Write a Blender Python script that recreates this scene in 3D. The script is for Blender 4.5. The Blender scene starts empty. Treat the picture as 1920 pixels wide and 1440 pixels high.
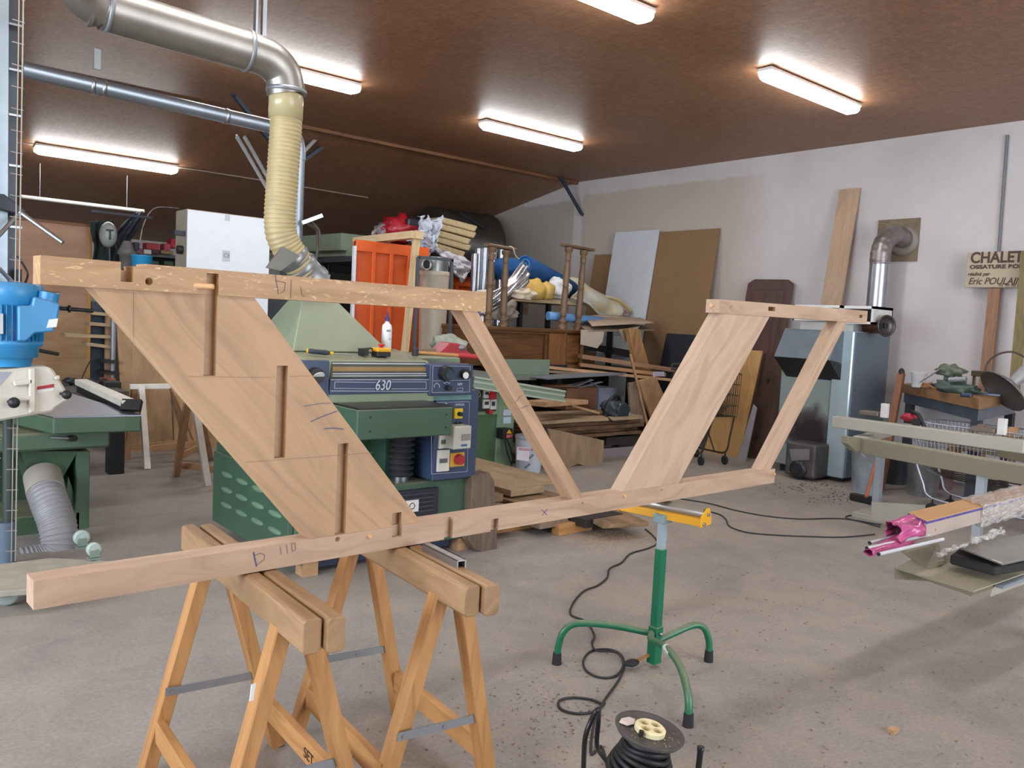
import bpy, bmesh, math, random
from mathutils import Vector as V, Matrix
random.seed(7)
C = bpy.context.scene.collection
SC = bpy.context.scene
# ------------------------------------------------------------ camera
FPX = 1550.0; ROLL = math.atan(.05); PITCH = math.atan(114.9/1550); YAW = math.radians(49.8); EYE = V((0, 0, 1.6))
HD = V((math.cos(YAW), math.sin(YAW), 0)); RT = V((math.sin(YAW), -math.cos(YAW), 0))
FW = (HD*math.cos(PITCH) - V((0, 0, 1))*math.sin(PITCH)).normalized()
U0 = RT.cross(FW)
CR = RT*math.cos(ROLL) + U0*math.sin(ROLL); CU = CR.cross(FW)
cd = bpy.data.cameras.new('camera'); cam = bpy.data.objects.new('camera', cd); C.objects.link(cam)
cd.sensor_width = 36; cd.lens = 36*FPX/1920; cd.clip_end = 100; cd.clip_start = .05
m = Matrix((CR, CU, -FW)).transposed().to_4x4(); m.translation = EYE; cam.matrix_world = m
SC.camera = cam
# ------------------------------------------------------------ world, daylight, exposure
SC.view_settings.view_transform = 'Standard'; SC.view_settings.look = 'None'
SC.view_settings.exposure = 0.9; SC.view_settings.gamma = 1; SC.view_settings.use_curve_mapping = False
w = bpy.data.worlds.new('world'); SC.world = w; w.use_nodes = True
w.node_tree.nodes['Background'].inputs[0].default_value = (.62, .78, 1, 1); w.node_tree.nodes['Background'].inputs[1].default_value = 1.0
def area(name, loc, rot, sx, sy, e, col):
    l = bpy.data.lights.new(name, 'AREA'); l.shape = 'RECTANGLE'; l.size = sx; l.size_y = sy; l.energy = e; l.color = col
    o = bpy.data.objects.new(name, l); C.objects.link(o); o.location = loc; o.rotation_euler = rot; return o
area('daylight_front_door', (4.5, -4.75, 2.0), (math.radians(90), 0, 0), 5.0, 3.6, 200, (.9, .95, 1))
area('daylight_left_window', (-3.75, 3.0, 2.3), (math.radians(90), 0, math.radians(-90)), 6.0, 2.2, 260, (.8, .89, 1))
# ------------------------------------------------------------ picture point -> place
def ray(px, py): return FW + CR*((px-960)/FPX) - CU*((py-720)/FPX)
def P(px, py, x=None, y=None, z=None):
    v = ray(px, py)
    t = (x-EYE.x)/v.x if x is not None else (y-EYE.y)/v.y if y is not None else (z-EYE.z)/v.z
    return EYE + v*t
def catmull(pts, n=8):
    pts = [V(p) for p in pts]; out = []
    for i in range(len(pts)-1):
        p0 = pts[max(i-1, 0)]; p1 = pts[i]; p2 = pts[i+1]; p3 = pts[min(i+2, len(pts)-1)]
        for k in range(n):
            t = k/n
            out.append(.5*((2*p1)+(p2-p0)*t+(2*p0-5*p1+4*p2-p3)*t*t+(3*p1-p0-3*p2+p3)*t**3))
    out.append(pts[-1]); return out
# ------------------------------------------------------------ materials
def lin(h):
    h = h.lstrip('#'); o = []
    for i in (0, 2, 4):
        c = int(h[i:i+2], 16)/255; o.append(c/12.92 if c < .04045 else ((c+.055)/1.055)**2.4)
    return tuple(o)+(1,)
MC = {}
def nodes(name):
    m = bpy.data.materials.new(name); m.use_nodes = True; return m, m.node_tree, m.node_tree.nodes['Principled BSDF']
def ramp(nt, fac, stops):
    r = nt.nodes.new('ShaderNodeValToRGB'); e = r.color_ramp.elements
    e[0].position, e[0].color = stops[0]; e[1].position, e[1].color = stops[-1]
    for s in stops[1:-1]:
        k = e.new(s[0]); k.color = s[1]
    nt.links.new(fac, r.inputs[0]); return r.outputs[0]
def noise(nt, vec, scale, detail=4, rough=.55, dist=0):
    n = nt.nodes.new('ShaderNodeTexNoise'); n.inputs['Scale'].default_value = scale; n.inputs['Detail'].default_value = detail
    n.inputs['Roughness'].default_value = rough; n.inputs['Distortion'].default_value = dist
    if vec is not None: nt.links.new(vec, n.inputs['Vector'])
    return n.outputs['Fac']
def mapping(nt, src, sc, loc=(0, 0, 0), rot=(0, 0, 0)):
    tc = nt.nodes.new('ShaderNodeTexCoord'); mp = nt.nodes.new('ShaderNodeMapping')
    mp.inputs['Scale'].default_value = sc; mp.inputs['Location'].default_value = loc; mp.inputs['Rotation'].default_value = rot
    nt.links.new(tc.outputs[src], mp.inputs['Vector']); return mp.outputs[0]
def mixc(nt, fac, a, b, mode='MIX'):
    n = nt.nodes.new('ShaderNodeMix'); n.data_type = 'RGBA'; n.blend_type = mode
    for s, val in ((0, fac), (6, a), (7, b)):
        if isinstance(val, (float, int)) : n.inputs[s].default_value = val
        elif isinstance(val, tuple): n.inputs[s].default_value = val
        else: nt.links.new(val, n.inputs[s])
    return n.outputs[2]
def bump(nt, bs, h, st=.2, d=.01):
    b = nt.nodes.new('ShaderNodeBump'); b.inputs['Strength'].default_value = st; b.inputs['Distance'].default_value = d
    nt.links.new(h, b.inputs['Height']); nt.links.new(b.outputs[0], bs.inputs['Normal'])
def mul(c, f): return tuple(min(1, v*f) for v in c[:3])+(1,)
def paint(hexc, rough=.5, metal=0, var=.12, scale=6, dust=0, spec=None, bmp=0):
    key = ('p', hexc, rough, metal, var, scale, dust, bmp)
    if key in MC: return MC[key]
    m, nt, bs = nodes('paint_'+hexc.strip('#')); c = lin(hexc)
    vec = mapping(nt, 'Object', (1, 1, 1))
    f = noise(nt, vec, scale, 5)
    col = ramp(nt, f, [(.25, mul(c, 1-var)), (.75, mul(c, 1+var))])
    if dust:
        g = noise(nt, vec, 3, 6, .7)
        geo = nt.nodes.new('ShaderNodeNewGeometry'); sx = nt.nodes.new('ShaderNodeSeparateXYZ'); nt.links.new(geo.outputs['Normal'], sx.inputs[0])
        mr = nt.nodes.new('ShaderNodeMath'); mr.operation = 'MULTIPLY'; nt.links.new(sx.outputs[2], mr.inputs[0]); nt.links.new(g, mr.inputs[1])
        mr2 = nt.nodes.new('ShaderNodeMath'); mr2.operation = 'MULTIPLY'; mr2.use_clamp = True; nt.links.new(mr.outputs[0], mr2.inputs[0]); mr2.inputs[1].default_value = dust*2
        col = mixc(nt, mr2.outputs[0], col, lin('#b09a80'))
    nt.links.new(col, bs.inputs['Base Color'])
    bs.inputs['Roughness'].default_value = rough; bs.inputs['Metallic'].default_value = metal
    if bmp: bump(nt, bs, f, bmp, .02)
    MC[key] = m; return m
def wood(light, dark, su=1.2, sv=14, rough=.62, fleck=0, blot=.25, mark=0):
    key = ('w', light, dark, su, sv, rough, fleck, blot)
    if key in MC: return MC[key]
    m, nt, bs = nodes('wood_'+light.strip('#')); a, b = lin(light), lin(dark)
    vec = mapping(nt, 'UV', (su, sv, 1))
    warp = noise(nt, mapping(nt, 'UV', (.8, 3, 1)), 1.5, 2)
    wv = nt.nodes.new('ShaderNodeVectorMath'); wv.operation = 'ADD'
    sc = nt.nodes.new('ShaderNodeVectorMath'); sc.operation = 'SCALE'; sc.inputs['Scale'].default_value = 3.0
    cx = nt.nodes.new('ShaderNodeCombineXYZ'); nt.links.new(warp, cx.inputs[1])
    nt.links.new(cx.outputs[0], sc.inputs[0]); nt.links.new(vec, wv.inputs[0]); nt.links.new(sc.outputs[0], wv.inputs[1])
    f = noise(nt, wv.outputs[0], 2.2, 6, .6, .4)
    g = noise(nt, mapping(nt, 'UV', (2, 5, 1)), 1.3, 3)
    col = ramp(nt, f, [(.3, mul(b, .82)), (.5, tuple((x+y)/2 for x, y in zip(a, b))), (.72, a)])
    col = mixc(nt, blot, col, ramp(nt, g, [(.3, mul(b, .9)), (.7, mul(a, 1.08))]))
    if fleck:
        k = noise(nt, mapping(nt, 'UV', (26, 110, 1), rot=(0, 0, .35)), 1.0, 2, .4, 1.2)
        kk = nt.nodes.new('ShaderNodeMapRange'); kk.inputs[1].default_value = .62; kk.inputs[2].default_value = .72; nt.links.new(k, kk.inputs[0])
        mm = nt.nodes.new('ShaderNodeMath'); mm.operation = 'MULTIPLY'; mm.inputs[1].default_value = fleck; nt.links.new(kk.outputs[0], mm.inputs[0])
        col = mixc(nt, mm.outputs[0], col, lin('#f2d6a6'))
    nt.links.new(col, bs.inputs['Base Color']); bs.inputs['Roughness'].default_value = rough
    bump(nt, bs, f, .12, .004)
    MC[key] = m; return m
def glow(name, col, s):
    m, nt, bs = nodes(name); bs.inputs['Emission Color'].default_value = col; bs.inputs['Emission Strength'].default_value = s
    bs.inputs['Base Color'].default_value = (.9, .9, .9, 1); return m
def clear(hexc, alpha, rough=.15, trans=0.6):
    key = ('c', hexc, alpha, rough)
    if key in MC: return MC[key]
    m, nt, bs = nodes('film_'+hexc.strip('#')); bs.inputs['Base Color'].default_value = lin(hexc); bs.inputs['Roughness'].default_value = rough
    bs.inputs['Alpha'].default_value = alpha; bs.inputs['IOR'].default_value = 1.6
    f = noise(nt, mapping(nt, 'Object', (1, 1, 1)), 30, 3, .6, 1.5); bump(nt, bs, f, .7, .02)
    MC[key] = m; return m
# ------------------------------------------------------------ mesh building
def uvgrain(me, g):
    g = V(g).normalized()
    uv = me.uv_layers.new(name='UVMap') if not me.uv_layers else me.uv_layers[0]
    off = random.uniform(0, 50)
    for p in me.polygons:
        n = p.normal; a = g - n*g.dot(n)
        if a.length < .3:
            a = n.orthogonal()
        a.normalize(); b = n.cross(a)
        for li in p.loop_indices:
            co = me.vertices[me.loops[li].vertex_index].co
            uv.data[li].uv = (co.dot(a)+off, co.dot(b)+off*.37+ (.31 if abs(n.z) > .7 else 0))
class MB:
    def __init__(s): s.v = []; s.f = []; s.sm = []
    def add(s, vs, fs, smooth=False):
        b = len(s.v); s.v += [V(x) for x in vs]; s.f += [tuple(i+b for i in f) for f in fs]; s.sm += [smooth]*len(fs); return s
    def box(s, x0, x1, y0, y1, z0, z1):
        if x0 > x1: x0, x1 = x1, x0
        if y0 > y1: y0, y1 = y1, y0
        if z0 > z1: z0, z1 = z1, z0
        return s.add([(x0,y0,z0),(x1,y0,z0),(x1,y1,z0),(x0,y1,z0),(x0,y0,z1),(x1,y0,z1),(x1,y1,z1),(x0,y1,z1)],
                     [(0,3,2,1),(4,5,6,7),(0,1,5,4),(1,2,6,5),(2,3,7,6),(3,0,4,7)])
    def fb(s, y, a, b, c, d, depth):     # box whose front (y plane) spans picture points (a,b)-(c,d)
        p = P(a, b, y=y); q = P(c, d, y=y); r = P(a, d, y=y); t = P(c, b, y=y)
        return s.box((p.x+r.x)/2, (q.x+t.x)/2, y, y+depth, (q.z+r.z)/2, (p.z+t.z)/2)
    def wb(s, x, a, b, c, d, depth):     # box whose left face (x plane) spans the points
        p = P(a, b, x=x); q = P(c, d, x=x); r = P(a, d, x=x); t = P(c, b, x=x)
        return s.box(x, x+depth, (q.y+t.y)/2, (p.y+r.y)/2, (q.z+r.z)/2, (p.z+t.z)/2)
    def hexa(s, b, t):
        return s.add(list(b)+list(t), [(3,2,1,0),(4,5,6,7),(0,1,5,4),(1,2,6,5),(2,3,7,6),(3,0,4,7)])
    def prism(s, pts, vec):
        pts = [V(p) for p in pts]; vec = V(vec); n = len(pts)
        nn = V((0, 0, 0))
        for i in range(n): nn += pts[i].cross(pts[(i+1) % n])
        if nn.dot(vec) > 0: pts = pts[::-1]
        return s.add(pts+[p+vec for p in pts], [tuple(range(n)), tuple(range(2*n-1, n-1, -1))]+[((i+1) % n, i, i+n, (i+1) % n+n) for i in range(n)])
    def beam(s, p0, p1, wd, t, up=(0, 0, 1), ch=0):
        p0, p1 = V(p0), V(p1); d = (p1-p0).normalized(); up = V(up); a = d.cross(up)
        if a.length < .01: a = d.cross(V((0, 1, 0)))
        a.normalize(); b = a.cross(d).normalized()
        h, k = wd/2, t/2
        c = [(-h, -k), (h, -k), (h, k), (-h, k)]
        if ch: c = [(-h+ch, -k), (h-ch, -k), (h, -k+ch), (h, k-ch), (h-ch, k), (-h+ch, k), (-h, k-ch), (-h, -k+ch)]
        return s.prism([p0+a*x+b*y for x, y in c], p1-p0)
    def ring(s, c, a, b, r, n):
        return [c+(a*math.cos(2*math.pi*i/n)+b*math.sin(2*math.pi*i/n))*r for i in range(n)]
    def lathe(s, o, ax, prof, n=24, cap=True, smooth=True):
        o, ax = V(o), V(ax).normalized(); a = ax.orthogonal().normalized(); b = ax.cross(a); vs = []; fs = []
        for d, r in prof: vs += s.ring(o+ax*d, a, b, max(r, 1e-4), n)
        for j in range(len(prof)-1):
            for i in range(n): fs.append((j*n+i, j*n+(i+1) % n, (j+1)*n+(i+1) % n, (j+1)*n+i))
        s.add(vs, fs, smooth)
        if cap:
            L = (len(prof)-1)*n; s.add(vs[:n], [tuple(range(n))[::-1]]); s.add(vs[L:], [tuple(range(n))])
        return s
    def cyl(s, p0, p1, r0, r1=None, n=20, cap=True):
        p0, p1 = V(p0), V(p1); return s.lathe(p0, p1-p0, [(0, r0), ((p1-p0).length, r0 if r1 is None else r1)], n, cap)
    def tube(s, pts, r, n=10, cap=True, rf=None):
        pts = [V(p) for p in pts]; m_ = len(pts); T = []
        for i in range(m_): T.append((pts[min(i+1, m_-1)]-pts[max(i-1, 0)]).normalized())
        a = T[0].orthogonal().normalized(); vs = []; fs = []
        for i in range(m_):
            a = (a-T[i]*a.dot(T[i])).normalized(); b = T[i].cross(a)
            vs += s.ring(pts[i], a, b, rf(i) if rf else r, n)
        for j in range(m_-1):
            for i in range(n): fs.append((j*n+i, j*n+(i+1) % n, (j+1)*n+(i+1) % n, (j+1)*n+i))
        s.add(vs, fs, True)
        if cap: s.add(vs[:n], [tuple(range(n))[::-1]]); s.add(vs[-n:], [tuple(range(n))])
        return s
    def hose(s, pts, r, pitch=.022, amp=.09, n=20):
        pp = catmull(pts, 10); q = [pp[0]]; acc = 0; st = pitch/4
        for i in range(len(pp)-1):
            a, b = pp[i], pp[i+1]; L = (b-a).length; d = st-acc
            while d < L: q.append(a.lerp(b, d/L)); d += st
            acc = L-(d-st)
        return s.tube(q, r, n, True, rf=lambda i: r*(1+amp*(0, .7, 1, .7)[i % 4]))
    def blob(s, c, rad, seed=0, amp=.18, sub=3, flat=0, freq=2.2):
        from mathutils import noise as N
        bm = bmesh.new(); bmesh.ops.create_icosphere(bm, subdivisions=sub, radius=1)
        vs = []
        for v in bm.verts:
            k = 1+amp*N.noise(v.co*freq+V((seed*7.3, seed, 0)))*2+amp*.5*N.noise(v.co*freq*2.7+V((seed, 3, 1)))
            p = v.co*k; z = p.z
            if flat and z < -flat: z = -flat
            vs.append((c[0]+p.x*rad[0], c[1]+p.y*rad[1], c[2]+z*rad[2]))
        fs = [tuple(v.index for v in f.verts) for f in bm.faces]; bm.free(); return s.add(vs, fs, True)
    def sheet(s, fn, nu, nv, th=.004, smooth=True):
        g = [[V(fn(i/nu, j/nv)) for j in range(nv+1)] for i in range(nu+1)]
        vs = []; W_ = nv+1
        for i in range(nu+1):
            for j in range(nv+1): vs.append(g[i][j])
        N_ = []
        for i in range(nu+1):
            for j in range(nv+1):
                a = g[min(i+1, nu)][j]-g[max(i-1, 0)][j]; b = g[i][min(j+1, nv)]-g[i][max(j-1, 0)]
                nn = a.cross(b); N_.append(nn.normalized() if nn.length > 0 else V((0, 0, 1)))
        T = len(vs); vs2 = [v-n*th for v, n in zip(vs, N_)]
        fs = []
        for i in range(nu):
            for j in range(nv):
                a, b, c, d = i*W_+j, (i+1)*W_+j, (i+1)*W_+j+1, i*W_+j+1
                fs.append((a, b, c, d)); fs.append((d+T, c+T, b+T, a+T))
        for i in range(nu):
            a, b = i*W_, (i+1)*W_; fs.append((b, a, a+T, b+T)); a, b = i*W_+nv, (i+1)*W_+nv; fs.append((a, b, b+T, a+T))
        for j in range(nv):
            a, b = j, j+1; fs.append((a, b, b+T, a+T)); a, b = nu*W_+j, nu*W_+j+1; fs.append((b, a, a+T, b+T))
        return s.add(vs+vs2, fs, smooth)
    def mesh(s, name, off):
        me = bpy.data.meshes.new(name); me.from_pydata([v-off for v in s.v], [], s.f)
        for p, k in zip(me.polygons, s.sm): p.use_smooth = k
        me.update(); return me
    def build(s, name, mat, parent=None, bevel=0, grain=None, label=None, off=None, seg=1):
        if off is None:
            if parent is not None: off = V(parent['_o'])
            else: off = V((sum(v.x for v in s.v)/len(s.v), sum(v.y for v in s.v)/len(s.v), min(v.z for v in s.v)))
        me = s.mesh(name, off); o = bpy.data.objects.new(name, me); C.objects.link(o)
        me.materials.append(mat)
        if grain is not None: uvgrain(me, grain)
        if parent is not None: o.parent = parent
        else: o.location = off
        o['_o'] = tuple(off)
        if bevel:
            b = o.modifiers.new('bevel', 'BEVEL'); b.width = bevel; b.segments = seg; b.limit_method = 'ANGLE'; b.angle_limit = .7
        if label: o['label'] = label
        return o
def thing(name, label, cat, loc, group=None):
    o = bpy.data.objects.new(name, None); C.objects.link(o); o.empty_display_size = .1
    o.location = V(loc); o['_o'] = tuple(V(loc)); o['label'] = label; o['category'] = cat
    if group: o['group'] = group
    return o
def solo(mb, name, label, cat, mat, group=None, **k):
    o = mb.build(name, mat, **k); o['label'] = label; o['category'] = cat
    if group: o['group'] = group
    return o
def struct(mb, name, mat, parent=None, **k):
    o = mb.build(name, mat, parent, **k)
    if parent is None: o['kind'] = 'structure'
    return o
def dup(root, loc, label=None, rotz=None):
    r = root.copy(); C.objects.link(r); r.location = V(loc)
    if rotz is not None: r.rotation_euler = (0, 0, rotz)
    if label: r['label'] = label
    for ch in list(root.children):
        c = ch.copy(); C.objects.link(c); c.parent = r
        for g in list(ch.children):
            d = g.copy(); C.objects.link(d); d.parent = c
    return r
def cut(o, cutters, grain=None):
    tmp = []
    for mb in cutters:
        me = mb.mesh('cutter', V(o['_o'])); c = bpy.data.objects.new('cutter', me); C.objects.link(c)
        c.matrix_world = Matrix.Translation(V(o['_o'])); tmp.append(c)
        md = o.modifiers.new('b', 'BOOLEAN'); md.operation = 'DIFFERENCE'; md.object = c; md.solver = 'EXACT'
    par = o.parent; loc = o.location.copy(); o.parent = None; o.location = V(o['_o'])
    bpy.context.view_layer.update()
    dg = bpy.context.evaluated_depsgraph_get(); me = bpy.data.meshes.new_from_object(o.evaluated_get(dg))
    o.modifiers.clear(); nm = o.data.name; o.data = me; me.name = nm
    o.parent = par; o.location = loc
    for c in tmp: bpy.data.objects.remove(c)
    if grain is not None: uvgrain(me, grain)
    return o
def text(s, size, o, ux, uy, mat, parent, name='lettering', ext=.001, shear=0, bold=0, xs=1, sp=1, label=None):
    cu = bpy.data.curves.new('t', 'FONT'); cu.body = s; cu.size = size; cu.extrude = ext; cu.shear = shear; cu.offset = bold; cu.space_character = sp
    t = bpy.data.objects.new('t', cu); C.objects.link(t); bpy.context.view_layer.update()
    me = bpy.data.meshes.new_from_object(t.evaluated_get(bpy.context.evaluated_depsgraph_get())); bpy.data.objects.remove(t)
    ux, uy = V(ux).normalized(), V(uy).normalized(); n = ux.cross(uy); off = V(parent['_o']); o = V(o)
    for v in me.vertices: v.co = o+ux*v.co.x*xs+uy*v.co.y+n*v.co.z-off
    me.name = name; ob = bpy.data.objects.new(name, me); C.objects.link(ob); ob.parent = parent; me.materials.clear(); me.materials.append(mat)
    ob['_o'] = tuple(off)
    if label: ob['label'] = label
    return ob
X, Y, Z = V((1, 0, 0)), V((0, 1, 0)), V((0, 0, 1))
# common finishes
OAK = wood('#bd9c79', '#a07f5b', .9, 10, .6, 0)
OAKF = wood('#bd9871', '#9c7850', 1.0, 9, .55, .6)
ASH = wood('#c0a48c', '#a5866d', .7, 9, .6, 0)
PINE = wood('#c08f58', '#a06c3a', .8, 12, .6, 0)
PINEOLD = wood('#ad8b66', '#80603f', .8, 10, .6, 0, .4)
PLANK = wood('#cda57c', '#8f6a48', .8, 8, .75, 0, .4)
GREY_WOOD = wood('#a08a74', '#6d5a4a', .8, 9, .8, 0, .4)
DARKWOOD = wood('#7a5135', '#4f3220', .8, 10, .4)
WHITE = paint('#dcdcd8', .5); BLACK = paint('#1b1b1d', .5); RUBBER = paint('#232325', .8); GREYM = paint('#8b8d90', .45, .6)
STEEL = paint('#a9abad', .35, .9, .08, 12); ZINC = paint('#b8bec4', .28, .92, .15, 9); DKSTEEL = paint('#3b3e44', .5, .5)
GREEN = paint('#3d5a47', .42, 0, .1, 5, .25); LGREEN = paint('#7c8c74', .45, 0, .08, 5, .3); NAVY = paint('#33435f', .42, 0, .06, 5)
CONC = None
# ============================================================ SETTING
WX, BY, RIDGE, CZ, SL = 10.2, 17.2, 10.6, 4.1, .19
def cz(y): return CZ if y < RIDGE else CZ-SL*(y-RIDGE)
# floor: worn dusty concrete
m, nt, bs = nodes('concrete')
v = mapping(nt, 'Object', (1, 1, 1))
f1 = noise(nt, v, .55, 7, .62, .8); f2 = noise(nt, v, 3.2, 8, .7, .6); f3 = noise(nt, v, 60, 3, .6)
c1 = ramp(nt, f1, [(.32, lin('#7d7976')), (.5, lin('#958c83')), (.7, lin('#a69582'))])
c1 = mixc(nt, .45, c1, ramp(nt, f2, [(.35, lin('#747577')), (.52, lin('#968f89')), (.7, lin('#ab9e8d'))]))
c1 = mixc(nt, .18, c1, ramp(nt, f3, [(.3, lin('#6f675e')), (.7, lin('#c9bfb2'))]))
nt.links.new(c1, bs.inputs['Base Color'])
nt.links.new(ramp(nt, f1, [(.3, (.55,)*3+(1,)), (.7, (.78,)*3+(1,))]), bs.inputs['Roughness'])
bump(nt, bs, f3, .12, .005); CONC = m
struct(MB().box(-4, 10.4, -5, 17.4, -.15, 0), 'floor', CONC, off=V((0, 0, 0)))
# ceiling: brown chipboard panels with a slight sheen
m, nt, bs = nodes('chipboard')
v = mapping(nt, 'Object', (1, 1, 1))
def flakes(sc, rot):
    vo = nt.nodes.new('ShaderNodeTexVoronoi'); vo.inputs['Scale'].default_value = 1; nt.links.new(mapping(nt, 'Object', sc, rot=(0, 0, rot)), vo.inputs['Vector'])
    sp_ = nt.nodes.new('ShaderNodeSeparateColor'); nt.links.new(vo.outputs['Color'], sp_.inputs[0]); return sp_.outputs[0]
gA = flakes((14, 44, 14), .4); gB = flakes((40, 13, 14), .7)
mm_ = nt.nodes.new('ShaderNodeMath'); mm_.operation = 'ADD'; nt.links.new(gA, mm_.inputs[0]); nt.links.new(gB, mm_.inputs[1])
m2_ = nt.nodes.new('ShaderNodeMath'); m2_.operation = 'MULTIPLY'; nt.links.new(mm_.outputs[0], m2_.inputs[0]); m2_.inputs[1].default_value = .5; g = m2_.outputs[0]
g2 = noise(nt, mapping(nt, 'Object', (26, 9, 9), rot=(0, 0, .2)), 1.4, 4, .7, 1.0)
big = noise(nt, v, .6, 3)
c1 = ramp(nt, g, [(.05, lin('#6f4a32')), (.5, lin('#906548')), (.95, lin('#b0825c'))])
c1 = mixc(nt, .45, c1, ramp(nt, g2, [(.3, lin('#6b4833')), (.7, lin('#a67a58'))]))
c1 = mixc(nt, .3, c1, ramp(nt, big, [(.3, lin('#7a5138')), (.7, lin('#986e4e'))]))
nt.links.new(c1, bs.inputs['Base Color']); bs.inputs['Roughness'].default_value = .47
bs.inputs['Specular IOR Level'].default_value = .5
bump(nt, bs, g, .5, .006); CHIP = m
struct(MB().prism([(-4, -5, CZ), (-4, RIDGE, CZ), (-4, BY+.2, cz(BY+.2)), (-4, BY+.2, cz(BY+.2)+.12), (-4, RIDGE, CZ+.12), (-4, -5, CZ+.12)], (14.4, 0, 0)), 'ceiling', CHIP, off=V((0, 0, 0)))
# walls
m, nt, bs = nodes('plaster')
tc = nt.nodes.new('ShaderNodeTexCoord'); sp = nt.nodes.new('ShaderNodeSeparateXYZ'); nt.links.new(tc.outputs['Object'], sp.inputs[0])
v = mapping(nt, 'Object', (1, 1, 1)); ed = noise(nt, v, 4, 5, .7)
def edge(axis, at_, wid, sign, wob=.5):
    a = nt.nodes.new('ShaderNodeMath'); a.operation = 'MULTIPLY_ADD'; nt.links.new(ed, a.inputs[0]); a.inputs[1].default_value = wob*sign; a.inputs[2].default_value = -wob*sign*.5
    b = nt.nodes.new('ShaderNodeMath'); b.operation = 'ADD'; nt.links.new(sp.outputs[axis], b.inputs[0]); nt.links.new(a.outputs[0], b.inputs[1])
    r = nt.nodes.new('ShaderNodeMapRange'); r.inputs[1].default_value = at_-wid; r.inputs[2].default_value = at_+wid
    if sign < 0: r.inputs[3].default_value = 1; r.inputs[4].default_value = 0
    nt.links.new(b.outputs[0], r.inputs[0]); return r.outputs[0]
def mmul(a, b):
    n = nt.nodes.new('ShaderNodeMath'); n.operation = 'MULTIPLY'
    for i, q in enumerate((a, b)):
        if isinstance(q, float): n.inputs[i].default_value = q
        else: nt.links.new(q, n.inputs[i])
    return n.outputs[0]
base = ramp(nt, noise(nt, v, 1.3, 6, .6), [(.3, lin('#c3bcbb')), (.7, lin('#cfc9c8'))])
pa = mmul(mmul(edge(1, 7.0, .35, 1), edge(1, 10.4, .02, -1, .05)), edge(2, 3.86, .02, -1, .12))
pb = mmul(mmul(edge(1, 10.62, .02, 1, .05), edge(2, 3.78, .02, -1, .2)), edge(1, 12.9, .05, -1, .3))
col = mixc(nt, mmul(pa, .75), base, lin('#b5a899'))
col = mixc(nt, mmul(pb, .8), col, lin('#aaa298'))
nt.links.new(col, bs.inputs['Base Color']); bs.inputs['Roughness'].default_value = .85; PLAST = m
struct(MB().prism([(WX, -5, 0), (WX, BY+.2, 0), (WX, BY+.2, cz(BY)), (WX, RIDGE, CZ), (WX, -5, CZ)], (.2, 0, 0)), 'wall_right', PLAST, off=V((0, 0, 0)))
PLAIN = paint('#c9c4bf', .85)
struct(MB().box(-4, WX, BY, BY+.2, 0, cz(BY)), 'wall_back', PLAIN)
lw = MB(); lw.box(-4.2, -4, -5, 17.4, 0, 1.2); lw.box(-4.2, -4, -5, 17.4, 3.4, CZ); lw.box(-4.2, -4, -5, 0, 1.2, 3.4); lw.box(-4.2, -4, 6, 17.4, 1.2, 3.4)
struct(lw, 'wall_left', PLAIN)
fwl = MB(); fwl.box(-4.2, 2, -5.2, -5, 0, CZ); fwl.box(7, 10.4, -5.2, -5, 0, CZ); fwl.box(2, 7, -5.2, -5, 3.8, CZ)
struct(fwl, 'wall_front', PLAIN)
win = struct(MB().box(-4.15, -4.05, 0, .06, 1.2, 3.4).box(-4.15, -4.05, 5.94, 6, 1.2, 3.4).box(-4.15, -4.05, 2.97, 3.03, 1.2, 3.4).box(-4.15, -4.05, 0, 6, 1.2, 1.26).box(-4.15, -4.05, 0, 6, 3.34, 3.4), 'window_1', WHITE)
TRIMW = wood('#8a5c38', '#5a3820', .8, 9)
struct(MB().box(-4, WX-.02, RIDGE-.07, RIDGE-.02, CZ-.045, CZ-.001).box(-4, WX-.02, RIDGE+.0, RIDGE+.03, CZ-.035, CZ-.006), 'trim_1', TRIMW, grain=X)
# ============================================================ FLUORESCENT LIGHTS
TUBE = glow('lit_diffuser', (.975, .985, 1, 1), 17)
def light(x0, x1, y, label, zoff=None, tilt=0):
    z0 = cz(y) if zoff is None else zoff
    t = thing('fluorescent_light', label, 'light', ((x0+x1)/2, y, z0), 'fluorescent fittings on the brown ceiling')
    sl = -SL if y > RIDGE else 0
    def pr(w0, w1, za, zb, xa, xb, ch):
        pts = [(y-w0, za), (y-w1, zb), (y+w1, zb), (y+w0, za)]
        mb = MB()
        A = [(xa, a, z0+sl*(a-y)+b) for a, b in pts]; 
        mb.prism(A, (xb-xa, 0, 0)); return mb
    pr(.075, .085, -.008, -.045, x0, x1, 0).build('housing', WHITE, t, bevel=.006)
    mb = MB(); L = x1-x0
    prof = [(-.085, -.045), (-.085, -.085), (-.05, -.118), (.05, -.118), (.085, -.085), (.085, -.045)]
    rows = []
    for xx, k in ((x0+.0, .72), (x0+.06, 1), (x1-.06, 1), (x1, .72)):
        rows.append([(xx, y+a*k, z0+sl*a*k+(-.045+(b+.045)*k)) for a, b in prof])
    vs = [p for r in rows for p in r]; n = 6; fs = []
    for j in range(3):
        for i in range(n): fs.append((j*n+i, j*n+(i+1) % n, (j+1)*n+(i+1) % n, (j+1)*n+i))
    fs += [tuple(range(n))[::-1], tuple(range(3*n, 4*n))]
    mb.add(vs, fs); mb.build('diffuser', TUBE, t)
    return t
def lpx(a, b, z=CZ-.06):
    p, q = P(*a, z=z), P(*b, z=z); return p.x, q.x, (p.y+q.y)/2
x0, x1, y = lpx((1080, -22), (1210, 28)); light(x0-.35, x1+.05, y, 'lit tube fitting cut off by the top edge of the photo, centre')
x0, x1, y = lpx((1430, 137), (1605, 205)); light(x0, x1, y, 'lit tube fitting at the right, above the pale wall')
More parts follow.
